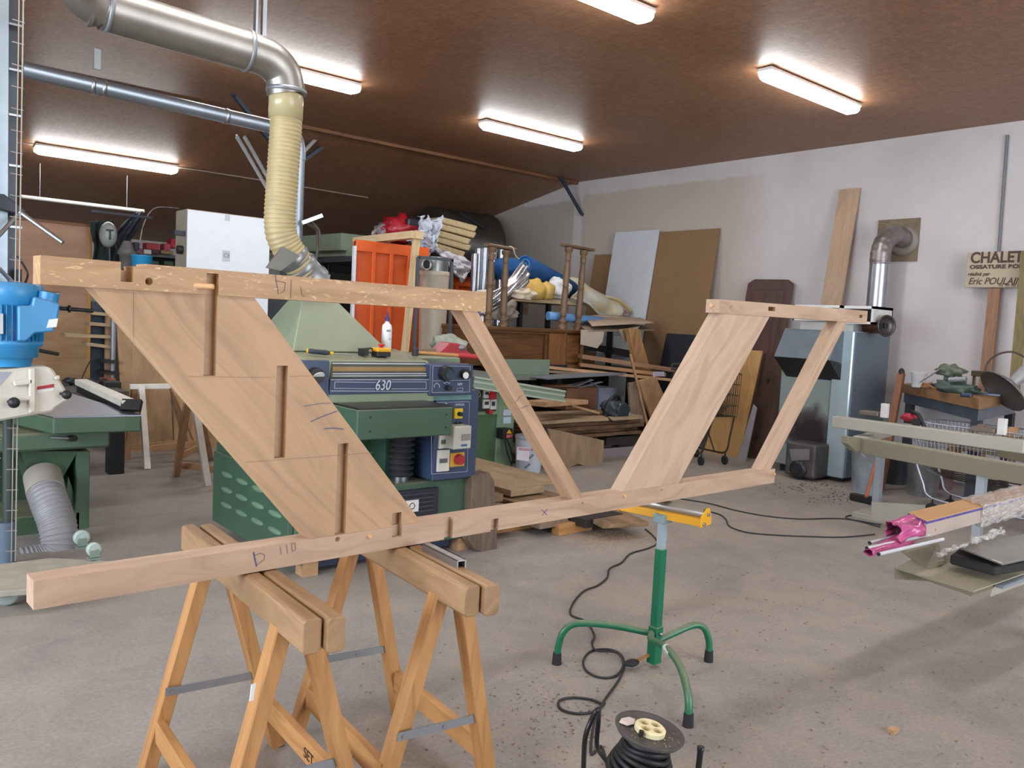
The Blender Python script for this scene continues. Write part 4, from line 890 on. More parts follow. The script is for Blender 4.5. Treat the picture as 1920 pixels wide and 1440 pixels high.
solo(MB().tube(catmull([P(152, 712, y=9), P(162, 690, y=9), P(172, 672, y=9)], 5), .007), 'cable', 'thin black cable rising from the bench beside the wooden partition', 'cable', BLACK)
# leaning sheets
m_ = wood('#b0906a', '#86694a', .4, 2.2, .75, 0, .6)
p0, p1 = P(218, 610, y=9.62), P(312, 620, y=9.62)
MBs = MB().hexa([(p0.x+.03, 9.36, 0), (p1.x+.02, 9.36, 0), (p1.x+.02, 9.38, 0), (p0.x+.03, 9.38, 0)], [(p0.x, 9.62, 1.42), (p1.x, 9.62, 1.42), (p1.x, 9.64, 1.42), (p0.x, 9.64, 1.42)])
solo(MBs, 'plywood_sheet', 'left stained plywood sheet leaning behind the small trestles', 'plywood', m_, 'stained plywood sheets', grain=Z)
p2 = P(425, 640, y=9.62)
MBs = MB().hexa([(p1.x+.03, 9.36, 0), (p2.x, 9.36, 0), (p2.x, 9.38, 0), (p1.x+.03, 9.38, 0)], [(p1.x+.03, 9.62, 1.4), (p2.x, 9.62, 1.4), (p2.x, 9.64, 1.4), (p1.x+.03, 9.64, 1.4)])
solo(MBs, 'plywood_sheet', 'right stained plywood sheet mostly hidden by the slanting oak board', 'plywood', m_, 'stained plywood sheets', grain=Z)
WP = paint('#e3ddd6', .6)
def small_trestle(label, top, legs, rails, white):
    t = thing('small_trestle', label, 'trestle', P(*legs[0][1], z=0), 'small trestles in the background')
    a, b = top; MB().beam(a, b, .06, .05).build('top_rail', WP, t, bevel=.003)
    for k, (tp_, ft) in enumerate(legs):
        f = P(*ft, z=0); MB().beam(tp_, f, .05, .055, up=X).build('leg', WP if k in white else PLANK, t, grain=Z)
    for r0, r1 in rails: MB().beam(r0, r1, .03, .06).build('stretcher', PLANK, t, grain=X)
zt = .78
a, b = P(243, 725, z=zt), P(322, 724, z=zt)
f = [P(235, 863, z=0), P(276, 880, z=0), P(350, 848, z=0), P(380, 866, z=0)]
small_trestle('farther pale trestle with a white top rail, left of the slanting oak board', (a, b), [(a+X*.05, (237, 863)), (a+X*.1-Y*.03, (276, 880)), (b, (352, 846)), (b-Y*.05, (384, 864))], [(f[0]+Z*.12, f[2]+Z*.12), (f[1]+Z*.2+X*.03, f[3]+Z*.2)], {1})
a2, b2 = P(352, 752, z=zt), P(450, 748, z=zt)
f = [P(330, 893, z=0), P(390, 910, z=0), P(440, 878, z=0), P(396, 862, z=0)]
small_trestle('nearer pale trestle with one white leg, half hidden by the slanting oak board', (a2, b2), [(a2, (330, 893)), (a2+X*.05-Y*.02, (390, 910)), (b2, (460, 885)), (a2+X*.12+Y*.1, (396, 862))], [(f[0]+Z*.18, f[3]+Z*.18), (f[0]+Z*.1+X*.05, P(450, 885, z=.1))], {1})
# white cabinet
wc = thing('white_cabinet', 'tall white insulated panel cabinet left of the flexible hose', 'cabinet', (3.6, 10.0, 0))
p, q = P(352, 393, y=9.8), P(508, 414, y=9.8)
MB().box(p.x, q.x-.01, 9.8, 9.82, .02, p.z).build('white_front', paint('#dfe4ea', .35, 0, .03), wc); body = MB().box(p.x, q.x, 9.82, 10.2, 0, p.z+.01).build('cabinet_body', paint('#b1a896', .5), wc)
for a, b, c, d in ((422, 403, 431, 414), (417, 470, 431, 490)): MB().fb(9.796, a, b, c, d, .004).build('square_label', paint('#bfc3c9', .6), wc)
text('CE', .065, P(419, 482, y=9.794), X, Z, paint('#6a7078', .6), wc, 'lettering', .0005)
MB().wb(p.x-.05, 352, 433, 335, 441, .05) if 0 else None
MB().box(p.x-.12, p.x, 9.86, 9.94, P(340, 442, y=9.9).z, P(340, 433, y=9.9).z).build('latch', DKSTEEL, wc); MB().cyl((p.x-.06, 9.95, P(340, 468, y=9.9).z), (p.x, 9.95, P(340, 468, y=9.9).z), .05, n=16).build('round_handle', BLACK, wc)
solo(MB().box(q.x, q.x+.5, 10.0, 10.5, 0, 1.85), 'dark_cupboard', 'dark narrow cupboard between the white cabinet and the thin galvanised duct', 'cupboard', paint('#34373c', .6), bevel=.01)
# ============================================================ MIDDLE: ORANGE BINS, DUST COLLECTOR, STORAGE
ORG = paint('#d95a1a', .4, 0, .06, 5); ORGD = paint('#c24f18', .45, 0, .08, 5)
# pale green long duct box and dark cabinet
a, b = P(556, 462, y=13.5), P(668, 456, y=11.2)
gd = solo(MB().beam(a, b, .5, .26).beam(a-Z*.16, b-Z*.16, .3, .1), 'green_cabinet_top', 'long pale green steel top of the dark cupboards left of the orange panel', 'cabinet top', paint('#8f9d86', .5, 0, .1, 5), bevel=.01)
p, q = P(566, 482, y=12.4), P(662, 482, y=12.4)
dc = thing('dark_cupboard', 'tall dark green grey cupboard with a black opening left of the orange panel', 'cupboard', ((p.x+q.x)/2, 12.6, 0))
MB().box(p.x, q.x, 12.45, 13.2, 0, p.z).build('cupboard_body', paint('#5f6d62', .6, 0, .15), dc)
MB().fb(12.4, 620, 480, 664, 512, .06).build('opening', paint('#17191d', .7), dc); MB().fb(12.4, 620, 513, 664, 600, .06).build('lower_door', paint('#3a3b38', .7), dc)
solo(MB().tube(catmull([P(568, 416, y=7.35), P(592, 430, y=7.4), P(596, 455, y=7.4), P(592, 490, y=7.4), P(585, 505, y=7.4)], 6), .014, 10).tube(catmull([P(580, 412, y=7.35), P(598, 432, y=7.35), P(600, 460, y=7.35)], 6), .01, 10), 'cable_loop', 'dark cable looping down beside the thin galvanised duct', 'cable', paint('#4b413c', .5))
solo(MB().beam(P(566, 418, y=7.35), P(604, 404, y=7.3), .05, .035), 'slotted_bracket', 'slotted steel bracket sticking out from the thin galvanised duct', 'bracket', ZINC)
def ribbed(name, label, y, a, b, c, d, ribs, dep, left_white=True):
    t = thing(name, label, 'panel', V((P(a, b, y=y).x, y, 0)))
    p, q = P(a, b, y=y), P(c, b, y=y)
    MB().box(p.x, q.x, y+.03, y+dep, d if isinstance(d, float) else 0, p.z-.02).build('panel_sheet', ORGD, t)
    MB().box(p.x, q.x, y, y+.06, p.z-.14, p.z).build('top_rail', ORG, t, bevel=.006)
    for r in ribs:
        x = P(r, (b+560)/2, y=y).x; MB().box(x-.025, x+.025, y, y+.04, .1, p.z-.13).build('rib', ORG, t, bevel=.004)
    if left_white: MB().box(p.x-.035, p.x, y-.005, y+.04, .1, p.z-.08).build('white_edge_strip', paint('#d9dbe0', .5), t)
    return t
ribbed('orange_panel', 'large ribbed orange steel panel with a white left edge behind the green planer', 9.3, 669, 449, 806, 0, (701, 734, 767), .1)
ribbed('orange_panel', 'smaller lower orange steel panel behind the silver tubes', 9.9, 836, 516, 930, 0, (858,), .1, False)
solo(MB().fb(9.7, 775, 560, 905, 660, .1), 'dark_red_sheet', 'dark red sheet standing between the pine post and the dust bag', 'panel', paint('#5e1f17', .6))
# pine frame
pf_ = thing('slat_stand', 'pale pine frame with long top slat and slanting post in front of the orange panel', 'frame', P(775, 655, y=8.9))
NP = wood('#e8cfa6', '#cfae7d', .7, 9, .6)
a, b = P(667, 452, y=10.0), P(778, 440, y=8.7)
MB().beam(a, b, .1, .09).build('top_slat', NP, pf_, grain=b-a)
c = P(787, 442, y=8.7); MB().beam(b+V((-.02, -.03, 0)), c+V((.02, -.03, 0)), .06, .1).build('end_block', NP, pf_, grain=X, bevel=.003)
MB().beam(P(781, 445, y=8.72), P(758, 668, y=8.72), .085, .05, up=Y).build('post', NP, pf_, grain=Z)
# pipe frame
mb = MB()
for (a, b) in (((784, 482), (849, 488)), ((784, 482), (776, 655)), ((847, 487), (843, 655))): mb.beam(P(*a, y=8.5), P(*b, y=8.5), .035, .035, up=Y)
pp = P(776, 655, y=8.5); pp2 = P(843, 655, y=8.5); mb.beam(pp, V((pp.x, 8.5, 0)), .03, .03, up=Y); mb.beam(pp2, V((pp2.x, 8.5, 0)), .03, .03, up=Y)
solo(mb, 'tube_gantry', 'grey square steel goal frame around the beige dust bag', 'frame', paint('#5d646c', .4, .5))
# dust collector
q = P(815, 512, y=8.95); dcx, dcz = q.x, q.z
du = thing('dust_collector', 'beige dust collector bag under a metal drum with a round black inlet', 'dust collector', (dcx, 8.95, 0))
MB().lathe((dcx, 8.95, 0), Z, [(.35, .13), (.5, .165), (1.2, .17), (dcz-.02, .19)], 32).build('dust_bag', paint('#b3a795', .85, 0, .1, 6), du)
MB().lathe((dcx, 8.95, dcz), Z, [(-.03, .195), (.01, .2), (.02, .195)], 32).build('bag_rim', paint('#c7bba6', .6), du)
MB().lathe((dcx, 8.95, dcz), Z, [(.0, .175), (.2, .175)], 32).build('metal_drum', paint('#8d8f8e', .3, .8), du)
q = P(799, 496, y=8.75); inl = MB().lathe(q+Y*.15, -Y, [(0, .07), (.17, .07), (.17, .058), (.05, .058)], 28, False).build('inlet', paint('#b5b5b2', .35, .6), du); MB().cyl(q+Y*.02, q+Y*.0, .058, n=24).build('inlet_opening', BLACK, du)
MB().box(dcx-.2, dcx+.2, 8.8, 9.1, 0, .35).build('foot', DKSTEEL, du)
# storage platform holding the bulky goods
zb_ = P(850, 486, y=9.75).z
x_l, x_r = P(690, 450, y=10).x, P(900, 480, y=9.8).x
pl_ = thing('storage_platform', 'dark storage platform behind the orange panels carrying insulation and bags', 'platform', ((x_l+x_r)/2, 10.8, 0))
MB().box(x_l, x_r, 9.75, 11.6, zb_-.12, zb_-.05).build('deck', DKSTEEL, pl_)
for x in (x_l+.1, x_r-.1): MB().box(x-.04, x+.04, 11.4, 11.5, 0, zb_-.12).build('post', DKSTEEL, pl_)
INS = paint('#b09b76', .95, 0, .18, 14, 0, None, .6)
TLp, TRp, BRp, BLp = V((828, 406, 0)), V((897, 424, 0)), V((876, 484, 0)), V((813, 466, 0))
nb = 5
for k in range(nb):
    l0, l1 = TLp.lerp(BLp, k/nb), TLp.lerp(BLp, (k+.94)/nb); r0, r1 = TRp.lerp(BRp, k/nb), TRp.lerp(BRp, (k+.9)/nb)
    jr = (0, 2, -4, 1, -6)[k]; jl = (0, 1, -3, 0, -1)[k]
    y = 9.9+.02*k
    pts = [P(l0.x+jl, l0.y, y=y), P(r0.x+jr, r0.y, y=y), P(r1.x+jr-2, r1.y, y=y), P(l1.x+jl, l1.y, y=y)]
    mb = MB().prism(pts, Y*.9)
    solo(mb, 'insulation_slab', ('topmost', 'second from the top', 'middle', 'second from the bottom', 'lowest')[k]+' beige insulation slab in the slanting stack under the roof', 'insulation', INS, 'stack of insulation slabs', bevel=.02, seg=2, grain=X)
def crumple(name, label, cat, quad, y, mat, amp=.06, th=.005, n=26, seed=1, depth=0):
    from mathutils import noise as N
    c = [P(a, b, y=y) for a, b in quad]
    def fn(u, v):
        q = c[0].lerp(c[1], u).lerp(c[3].lerp(c[2], u), v); k = V((u*5+seed, v*5, seed))
        return q+V((N.noise(k+V((9, 0, 0)))*amp, -abs(N.noise(k))*amp*2.4-depth*math.sin(math.pi*u), N.noise(k*1.3)*amp))
    return solo(MB().sheet(fn, n, n, th), name, label, cat, mat)
PLAS = paint('#b9bec8', .25, 0, .12, 9)
crumple('plastic_sheet', 'grey white plastic sheeting bunched left of the insulation slabs', 'plastic sheet', [(782, 408), (828, 408), (812, 470), (790, 480)], 9.8, PLAS, .07, seed=2)
crumple('plastic_sheet', 'white plastic hanging down below the insulation slabs beside the silver tubes', 'plastic sheet', [(815, 466), (890, 492), (866, 530), (845, 505)], 9.7, paint('#d0ccd2', .35, 0, .1, 9), .05, seed=5)
crumple('plastic_sheet', 'crumpled clear plastic behind the top of the pine post', 'plastic sheet', [(748, 446), (800, 440), (822, 480), (785, 462)], 9.7, paint('#a9acb8', .3, 0, .2, 9), .06, seed=8)
q = P(748, 432, y=10.2); solo(MB().blob(q, (.3, .2, .2), 4, .3, 3), 'red_bag', 'red plastic bag under the low roof above the orange panel', 'bag', paint('#a31c2b', .35, 0, .2, 8))
q = P(722, 438, y=10.3); solo(MB().blob(q, (.16, .15, .16), 6, .3, 3), 'clear_bag', 'cloudy clear bag at the left of the red plastic bag', 'bag', paint('#8f8488', .3, 0, .2, 8))
q = P(778, 420, y=10.1); solo(MB().fb(10.0, 766, 410, 791, 429, .3), 'black_package', 'black printed package lying between the red bag and the insulation', 'package', paint('#24262c', .4, 0, .6, 26), bevel=.02)
# black tank
tz = P(900, 402, y=12.6).z; tr_ = .64
tk = thing('black_tank', 'big black horizontal tank under the roof in the corner by the white wall', 'tank', (8.6, 12.6, 0))
x1_ = P(948, 470, y=12.0).x; TL_ = x1_-P(838, 450, y=12).x
MB().lathe((x1_-TL_, 12.6, tz-tr_), X, [(0, tr_*.97), (.02, tr_), (TL_-.12, tr_), (TL_-.1, tr_*1.03), (TL_-.04, tr_*1.03), (TL_, tr_*.9)], 48).build('tank_shell', paint('#3f3a34', .35, .2, .5, 3), tk)
for x in (x1_-TL_+.2, x1_-.4): MB().box(x-.06, x+.06, 12.2, 13.0, 0, tz-tr_*1.6).build('cradle', DKSTEEL, tk)
MB().cyl((x1_-.85, 12.3, tz-.08), (x1_-.62, 11.86, tz-.35), .03, n=10).build('tank_pipe', DKSTEEL, tk)
# silver tubes
for i, (px, a, b, r) in enumerate(((891, 476, 548, .05), (901, 466, 548, .055), (910, 465, 546, .05), (929, 466, 500, .05), (941, 468, 500, .045))):
    q0, q1 = P(px, a, y=9.2), P(px-2, b, y=9.2)
    solo(MB().lathe((q0.x, 9.2+.04*(i % 2), 1.55), Z, [(0, r), (q0.z-1.55, r)], 18), 'silver_tube', ('leftmost', 'second', 'third', 'fourth', 'rightmost')[i]+' of the five upright silver tubes standing before the black tank', 'tube', paint('#a8abb2', .25, .9), 'upright silver tubes')
sb = thing('tube_stand', 'low dark box under the upright silver tubes', 'box', (P(912, 560, y=9.2).x, 9.2, 0)); MB().box(P(884, 560, y=9.2).x, P(948, 560, y=9.2).x, 9.1, 9.4, 0, 1.55).build('box_body', DKSTEEL, sb)
# ============================================================ OAK CHEST AND WHAT STANDS ON IT
YF = 8.2
WAL = wood('#74502f', '#4c301c', .7, 9, .35); WALL_ = wood('#94653f', '#6e482b', .7, 9, .35)
p, q = P(905, 612, y=YF), P(1090, 622, y=YF); zt_ = (p.z+q.z)/2; zb2 = P(1000, 686, y=YF).z
cx0 = P(880, 612, y=YF).x; cx1 = q.x
oc = thing('oak_chest', 'dark panelled wooden chest carrying turned balusters, behind the oak strut', 'chest', ((cx0+cx1)/2, YF+.4, zb2))
MB().box(cx0, cx1, YF, YF+.68, zb2, zt_-.03).build('chest_body', WAL, oc, grain=X)
MB().box(cx0-.02, cx1+.05, YF-.07, YF+.72, zt_-.035, zt_+.015).build('chest_top', WAL, oc, grain=X, bevel=.01)
mb = MB()
def framepanel(a, b, c, d, w_, mat, nm):
    p, q = P(a, b, y=YF), P(c, d, y=YF); x0, x1, z1, z0 = p.x, q.x, p.z, q.z
    f = MB(); f.box(x0, x1, YF-.04, YF, z1-w_, z1).box(x0, x1, YF-.04, YF, z0, z0+w_).box(x0, x0+w_, YF-.04, YF, z0+w_, z1-w_).box(x1-w_, x1, YF-.04, YF, z0+w_, z1-w_)
    o = f.build(nm, mat, oc, grain=X, bevel=.004); MB().box(x0+w_+.03, x1-w_-.03, YF-.02, YF, z0+w_+.03, z1-w_-.03).build('raised_panel', mat, o, grain=X, bevel=.008)
framepanel(905, 615, 1022, 688, .05, WAL, 'wide_panel_frame'); framepanel(1056, 617, 1089, 690, .045, WALL_, 'door_frame')
MB().box(P(1026, 650, y=YF).x, P(1054, 650, y=YF).x, YF-.03, YF, zb2, zt_-.04).build('pilaster', WALL_, oc, grain=Z)
MB().box(P(1012, 650, y=YF).x, P(1060, 650, y=YF).x, YF-.06, YF, zb2-.03, zb2+.02).build('pilaster_foot', DKSTEEL, oc)
# balusters
BAL = wood('#86684c', '#5a4230', .8, 9, .45)
def baluster(t, top_, bot_):
    L = (top_-bot_).length; pr = [(0, .045), (.05, .045), (.055, .03), (.075, .036), (.09, .045), (.11, .04), (.13, .022), (.15, .03), (.16, .036), (.2, .038), (.45, .034), (.52, .03), (.53, .038), (.545, .03), (.6, .036), (.8, .028), (.84, .024), (.85, .034), (.865, .026), (.89, .034), (.915, .03), (.93, .022), (.95, .042), (1, .044)]
    return MB().lathe(bot_, top_-bot_, [(d*L, r*1.3) for d, r in pr], 18).build('baluster', BAL, t)
def balpair(label, tops, bots, bar):
    b0 = P(*bots[0], z=zt_+.015); t = thing('baluster_pair', label, 'balusters', b0, 'turned baluster pairs')
    ys = []
    for tp_, bt in zip(tops, bots):
        bb = P(*bt, y=YF+.12); bb = V((bb.x, YF+.12, zt_+.016)); tt = P(*tp_, y=YF+.12); baluster(t, tt, bb); ys.append(tt)
    a, b = P(*bar[0], y=YF+.12), P(*bar[1], y=YF+.12)
    MB().beam(a, b, .13, .035, ch=.008).build('top_rail', BAL, t, grain=b-a)
balpair('left pair of turned wooden balusters standing on the oak chest, partly behind the top rail', [(923, 464), (949, 470)], [(915, 600), (943, 605)], [(912, 459), (963, 468)])
balpair('right pair of turned wooden balusters standing on the oak chest', [(1067, 464), (1095, 470)], [(1054, 608), (1083, 614)], [(1056, 459), (1110, 469)])
solo(MB().tube(catmull([P(955, 462, y=8.25), P(962, 465, y=8.2), P(966, 478, y=8.2), P(973, 486, y=8.25)], 6), .008, 6), 'string', 'short white string tied to the left baluster pair', 'string', paint('#c8bda8', .8))
# platform with carpet etc.
YP = 9.05
pb = thing('pine_platform', 'pale board platform on black legs behind the balusters', 'platform', (P(1030, 560, y=YP).x, YP+.5, 0))
p, q = P(948, 555, y=YP), P(1097, 569, y=YP); zt2 = p.z
MB().box(p.x, q.x+.05, YP, YP+.8, zt2-.06, zt2).build('platform_board', NP, pb, grain=X)
for x in (p.x+.35, p.x+.9, q.x-.05): MB().box(x-.03, x+.03, YP+.05, YP+.11, 0, zt2-.06).build('platform_leg', BLACK, pb)
solo(MB().fb(YP+.2, 963, 567, 990, 590, .3), 'striped_tin', 'striped tin under the pale board platform', 'tin', paint('#8a6f55', .5, 0, .5, 20))
BLU = paint('#1c4c80', .95, 0, .15, 14, 0, None, .3)
a, b = P(983, 497, y=8.95), P(1075, 545, y=9.5)
cr2 = thing('carpet_roll', 'blue carpet roll lying slanting on the pile behind the balusters', 'carpet', P(1010, 555, y=9))
d = (b-a).normalized(); MB().lathe(a, d, [(0, .13), (.01, .14), ((b-a).length, .14)], 36).build('rolled_carpet', BLU, cr2)
sx_ = d.orthogonal().normalized(); sy_ = d.cross(sx_)
MB().tube([a-d*.012+(sx_*math.cos(t*.5)+sy_*math.sin(t*.5))*(.02+.0042*t) for t in range(28)], .008, 6).build('spiral_edge', paint('#3f7dbb', .95), cr2)
q = P(948, 505, y=9.2); solo(MB().blob(q, (.25, .3, .17), 11, .12, 3), 'blue_carpet_fold', 'blue carpet fold showing left of the carpet roll', 'carpet', BLU)
q = P(950, 545, y=8.85); 
def foil(u, v):
    c = P(900+82*u, 562-75*u+8*math.sin(3*u)+v*(30+22*u), y=8.62); return c+V((0, -.12*math.sin(math.pi*v)-.02*math.sin(v*24+u*3), .02*math.sin(u*9+v*20)))
solo(MB().sheet(foil, 30, 40, .01), 'foil_blanket', 'crinkled silver insulating foil draped over the pile beside the left balusters', 'foil', paint('#b3b6bb', .22, .85, .3, 14))
def pill(px, py, y, r, name, label, cat, mat, seed, amp=.15, s=3): return solo(MB().blob(P(px, py, y=y), r, seed, amp, s, .75), name, label, cat, mat)
pill(972, 551, 8.6, (.27, .16, .1), 'crumpled_sheet', 'cream crumpled cloth between the left balusters and the yellow cushion', 'cloth', paint('#cfc0a6', .85), 3, .18, 4)
pill(913, 552, 8.75, (.2, .12, .06), 'crumpled_sheet', 'small white crumpled cloth left of the left balusters', 'cloth', paint('#d8d2c8', .85), 13, .18, 4)
pill(1001, 545, 8.7, (.17, .14, .16), 'yellow_cushion', 'left half of two yellow cushions on the pale board', 'cushion', paint('#d1ab57', .8), 5, .12)
pill(1023, 547, 8.75, (.12, .14, .15), 'yellow_cushion', 'right half of two yellow cushions on the pale board', 'cushion', paint('#d6b264', .8), 8, .12)
pill(1046, 543, 8.8, (.2, .16, .17), 'white_bundle', 'white bundled cloth right of the yellow cushions', 'cloth', paint('#dcdcdc', .85), 7, .16, 4)
pill(945, 583, 8.95, (.2, .16, .17), 'crumpled_bag', 'creased beige bag behind the feet of the left balusters', 'bag', paint('#9c9080', .5), 15, .2, 4)
# plaid blanket
m, nt, bs = nodes('plaid'); uvn = nt.nodes.new('ShaderNodeTexCoord'); ck = nt.nodes.new('ShaderNodeTexChecker'); ck.inputs['Scale'].default_value = 5
mp = nt.nodes.new('ShaderNodeMapping'); mp.inputs['Rotation'].default_value = (.3, .2, .5); nt.links.new(uvn.outputs['Object'], mp.inputs[0]); nt.links.new(mp.outputs[0], ck.inputs[0]); ck.inputs[1].default_value = lin('#c9b489'); ck.inputs[2].default_value = lin('#a3aba8')
nt.links.new(mixc(nt, noise(nt, mp.outputs[0], 3), ck.outputs[0], lin('#cfc7b0')), bs.inputs['Base Color']); bs.inputs['Roughness'].default_value = .9; PLAID = m
def bl(u, v):
    x = 1065+(1150-1065)*u; top_ = 522+(u**1.3)*42; botm = 560+u*42; c = P(x+v*6, top_+(botm-top_)*v, y=8.75+.25*(1-v))
    return c+V((0, -.16*math.sin(math.pi*min(1, v*1.1))-.03*math.sin(u*11+v*4), .03*math.sin(u*7)))
solo(MB().sheet(bl, 30, 20, .02), 'plaid_blanket', 'pale blue and yellow checked blanket draped behind the right balusters', 'blanket', PLAID)
for i in range(3):
    y_ = 8.85
    pts = [P(1140+3*i, 554+7*i, y=y_), P(1160+3*i, 560+7*i, y=y_), P(1176+2*i, 572+7*i, y=y_), P(1186-5*i, 582+6*i, y=y_)]
    mb = MB(); cc = catmull(pts, 5); mb.sheet(lambda u, v, cc=cc: cc[min(int(u*(len(cc)-1)), len(cc)-1)]+Y*v*.5, 15, 2, .03)
    solo(mb, 'foam_sheet', ('upper', 'middle', 'lower')[i]+' curled foam sheet at the right end of the checked blanket', 'foam', paint(('#c9b78c', '#b89a5e', '#b79a9a')[i], .85), 'curled foam sheets')
fr_ = thing('blue_foam_roll', 'light blue plastic roll lying on the oak chest between the balusters', 'roll', P(1078, 605, y=8.45))
a, b = P(1027, 592, y=8.5), P(1128, 602, y=8.3); MB().lathe(a, b-a, [(0, .06), ((b-a).length, .06), ((b-a).length, .045), ((b-a).length-.05, .04)], 24).build('outer_roll', paint('#6f9fd6', .5), fr_)
MB().lathe(b-(b-a).normalized()*.04, b-a, [(0, .03), (.04, .03), (.04, .02), (0, .02)], 20).build('inner_roll', paint('#4f83c4', .5), fr_)
# cardboard sheets on the lumber
for i, (quad, lb, col) in enumerate((([(1095, 600), (1200, 592), (1226, 606), (1110, 612)], 'top curved brown cardboard sheet right of the oak chest', '#b39d86'), ([(1080, 611), (1215, 606), (1228, 620), (1100, 622)], 'lower darker cardboard sheet right of the oak chest', '#8b7866'))):
    zz = P(quad[0][0], quad[0][1]+8, y=8.2).z
    c = [P(a, b, y=(8.6 if k < 2 else 7.9)) for k, (a, b) in enumerate(quad)]
    def fn(u, v, c=c): return c[0].lerp(c[1], u).lerp(c[3].lerp(c[2], u), v)+Z*(.05*math.sin(u*3.2+1)*(1-v)+.0*v)
    solo(MB().sheet(fn, 16, 8, .012), 'cardboard_sheet', lb, 'cardboard', paint(col, .8, 0, .15), 'curved cardboard sheets')
a = MB().prism([P(x, y_, y=7.9) for x, y_ in ((1090, 618), (1133, 622), (1130, 640), (1120, 653), (1089, 646))], Y*.01); solo(a, 'paper_sheet', 'pale sheet of paper board drooping beside the oak chest', 'cardboard', paint('#b3a797', .8))
a = MB().prism([P(x, y_, y=7.88) for x, y_ in ((1160, 618), (1200, 612), (1172, 642))], Y*.01); solo(a, 'torn_cardboard', 'torn triangle of cardboard hanging beside the thick leaning timber', 'cardboard', paint('#a08c76', .8))
BK = paint('#2a2421', .8, 0, .2, 4)
# shelf-like rack below the cardboard
lr = thing('lumber_rack', 'dark lumber rack behind the planks carrying the oak chest', 'rack', (7.6, 9.0, 0))
xr0, xr1 = P(880, 690, y=8.3).x, P(1250, 700, y=8.3).x
zr = zb2-.03
xr1 = 9.55
MB().box(xr0, xr1, 8.3, 9.0, zr-.06, zr).build('rack_deck', BK, lr)
for x in (xr0+.1, (xr0+xr1)/2, xr1-.1):
    MB().box(x-.05, x+.05, 8.35, 8.45, 0, zr-.06).build('rack_post', BK, lr); MB().box(x-.05, x+.05, 8.9, 9.0, 0, zr-.06).build('rack_post', BK, lr)
MB().box(xr0, xr1, 8.96, 9.0, 0, zr-.1).build('rack_back', BK, lr)
MB().box(xr0, xr1, 8.4, 8.95, .3, .36).build('lower_deck', BK, lr)
for i, (a, b, c, d, lb) in enumerate(((1120, 634, 1141, 652, 'narrow white box left of the black post'), (1150, 630, 1186, 657, 'wide white box right of the black post'))):
    solo(MB().fb(8.75, a, b, c, d+10, .2), 'white_box', lb+' under the drooping cardboard', 'box', paint('#b9bcb8', .6), 'white boxes under the cardboard', bevel=.005)
solo(MB().box(P(1144, 640, y=8.7).x-.04, P(1144, 640, y=8.7).x+.03, 8.68, 8.74, zr, P(1144, 622, y=8.7).z), 'black_post', 'short black post between the two white boxes', 'post', BLACK)
def plank(px0, px1, z0, z1, w_, t_, label, mat=PLANK, group=None, name='plank', up=Z):
    a, b = P(*px0, z=z0) if z0 is not None else None, None
    b = P(*px1, z=z1)
    return solo(MB().beam(a, b, w_, t_, up=up), name, label, 'plank', mat, group, grain=b-a, bevel=.003)
def planky(p0, p1, y0, y1, w_, t_, label, mat=PLANK, group=None, name='plank'):
    a, b = P(*p0, y=y0), P(*p1, y=y1)
    return solo(MB().beam(a, b, w_, t_), name, label, 'plank', mat, group, grain=b-a, bevel=.003)
G1 = 'long planks beside the oak chest'
planky((1088, 668), (1278, 696), 8.0, 7.3, .2, .06, 'topmost long brown plank running right from the oak chest', wood('#9a7352', '#6d4c33', .8, 9, .6), G1)
planky((1086, 683), (1245, 702), 8.1, 7.4, .22, .05, 'middle long plank with a white painted end, right of the oak chest', wood('#b58a60', '#86603f', .8, 9, .6), G1)
planky((1020, 688), (1256, 712), 7.9, 7.3, .22, .035, 'lowest long pale plank running under the oak chest', wood('#c9a57a', '#a57f55', .8, 9, .6), G1)
planky((1085, 647), (1190, 665), 8.9, 8.7, .2, .1, 'dark stack of thin boards lying under the paper sheet', BK)
planky((965, 692), (1095, 700), 8.0, 7.7, .3, .03, 'short grey brown board under the foot of the oak chest', GREY_WOOD)
solo(MB().fb(7.28, 1226, 697, 1246, 706, .02), 'white_end_cap', 'pale lilac painted end cap on the middle long plank', 'cap', paint('#b9b7c6', .6), bevel=.003)
def quad(pts, y, dep, name, label, cat, mat, group=None, g=Z, bev=.004): return solo(MB().prism([P(a, b, y=y) for a, b in pts], Y*dep), name, label, cat, mat, group, grain=g, bevel=bev)
quad([(1178, 616), (1200, 617), (1203, 634), (1222, 700), (1232, 742), (1210, 742), (1195, 690)], 7.75, .08, 'timber_beam', 'thick rough edged timber leaning under the cardboard sheets', 'timber', wood('#bd8f5e', '#86603d', .8, 7, .75))
quad([(1198, 714), (1230, 706), (1254, 760), (1224, 790)], 7.25, .04, 'board_offcut', 'light wide board leaning behind the thin stick', 'board', PLANK)
quad([(1180, 718), (1194, 716), (1212, 740), (1208, 800), (1184, 796)], 7.35, .04, 'brown_board', 'brown board leaning between the cardboard box and the light wide board', 'board', GREY_WOOD)
solo(MB().beam(P(1182, 664, y=7.1), P(1213, 795, y=6.95), .035, .03), 'wooden_stick', 'thin wooden stick leaning against the long planks above the circular saw', 'stick', wood('#a77a52', '#7a5536', .8, 9), grain=Z)
cbx = thing('cardboard_box', 'open brown cardboard box with a bluish right side among the planks', 'box', P(1110, 770, y=7.6))
MB().fb(7.75, 1062, 727, 1122, 768, .5).build('box_body', paint('#8a6248', .8, 0, .12), cbx); MB().fb(7.72, 1122, 727, 1158, 768, .5).build('box_side', paint('#8f93a8', .7, 0, .1), cbx)
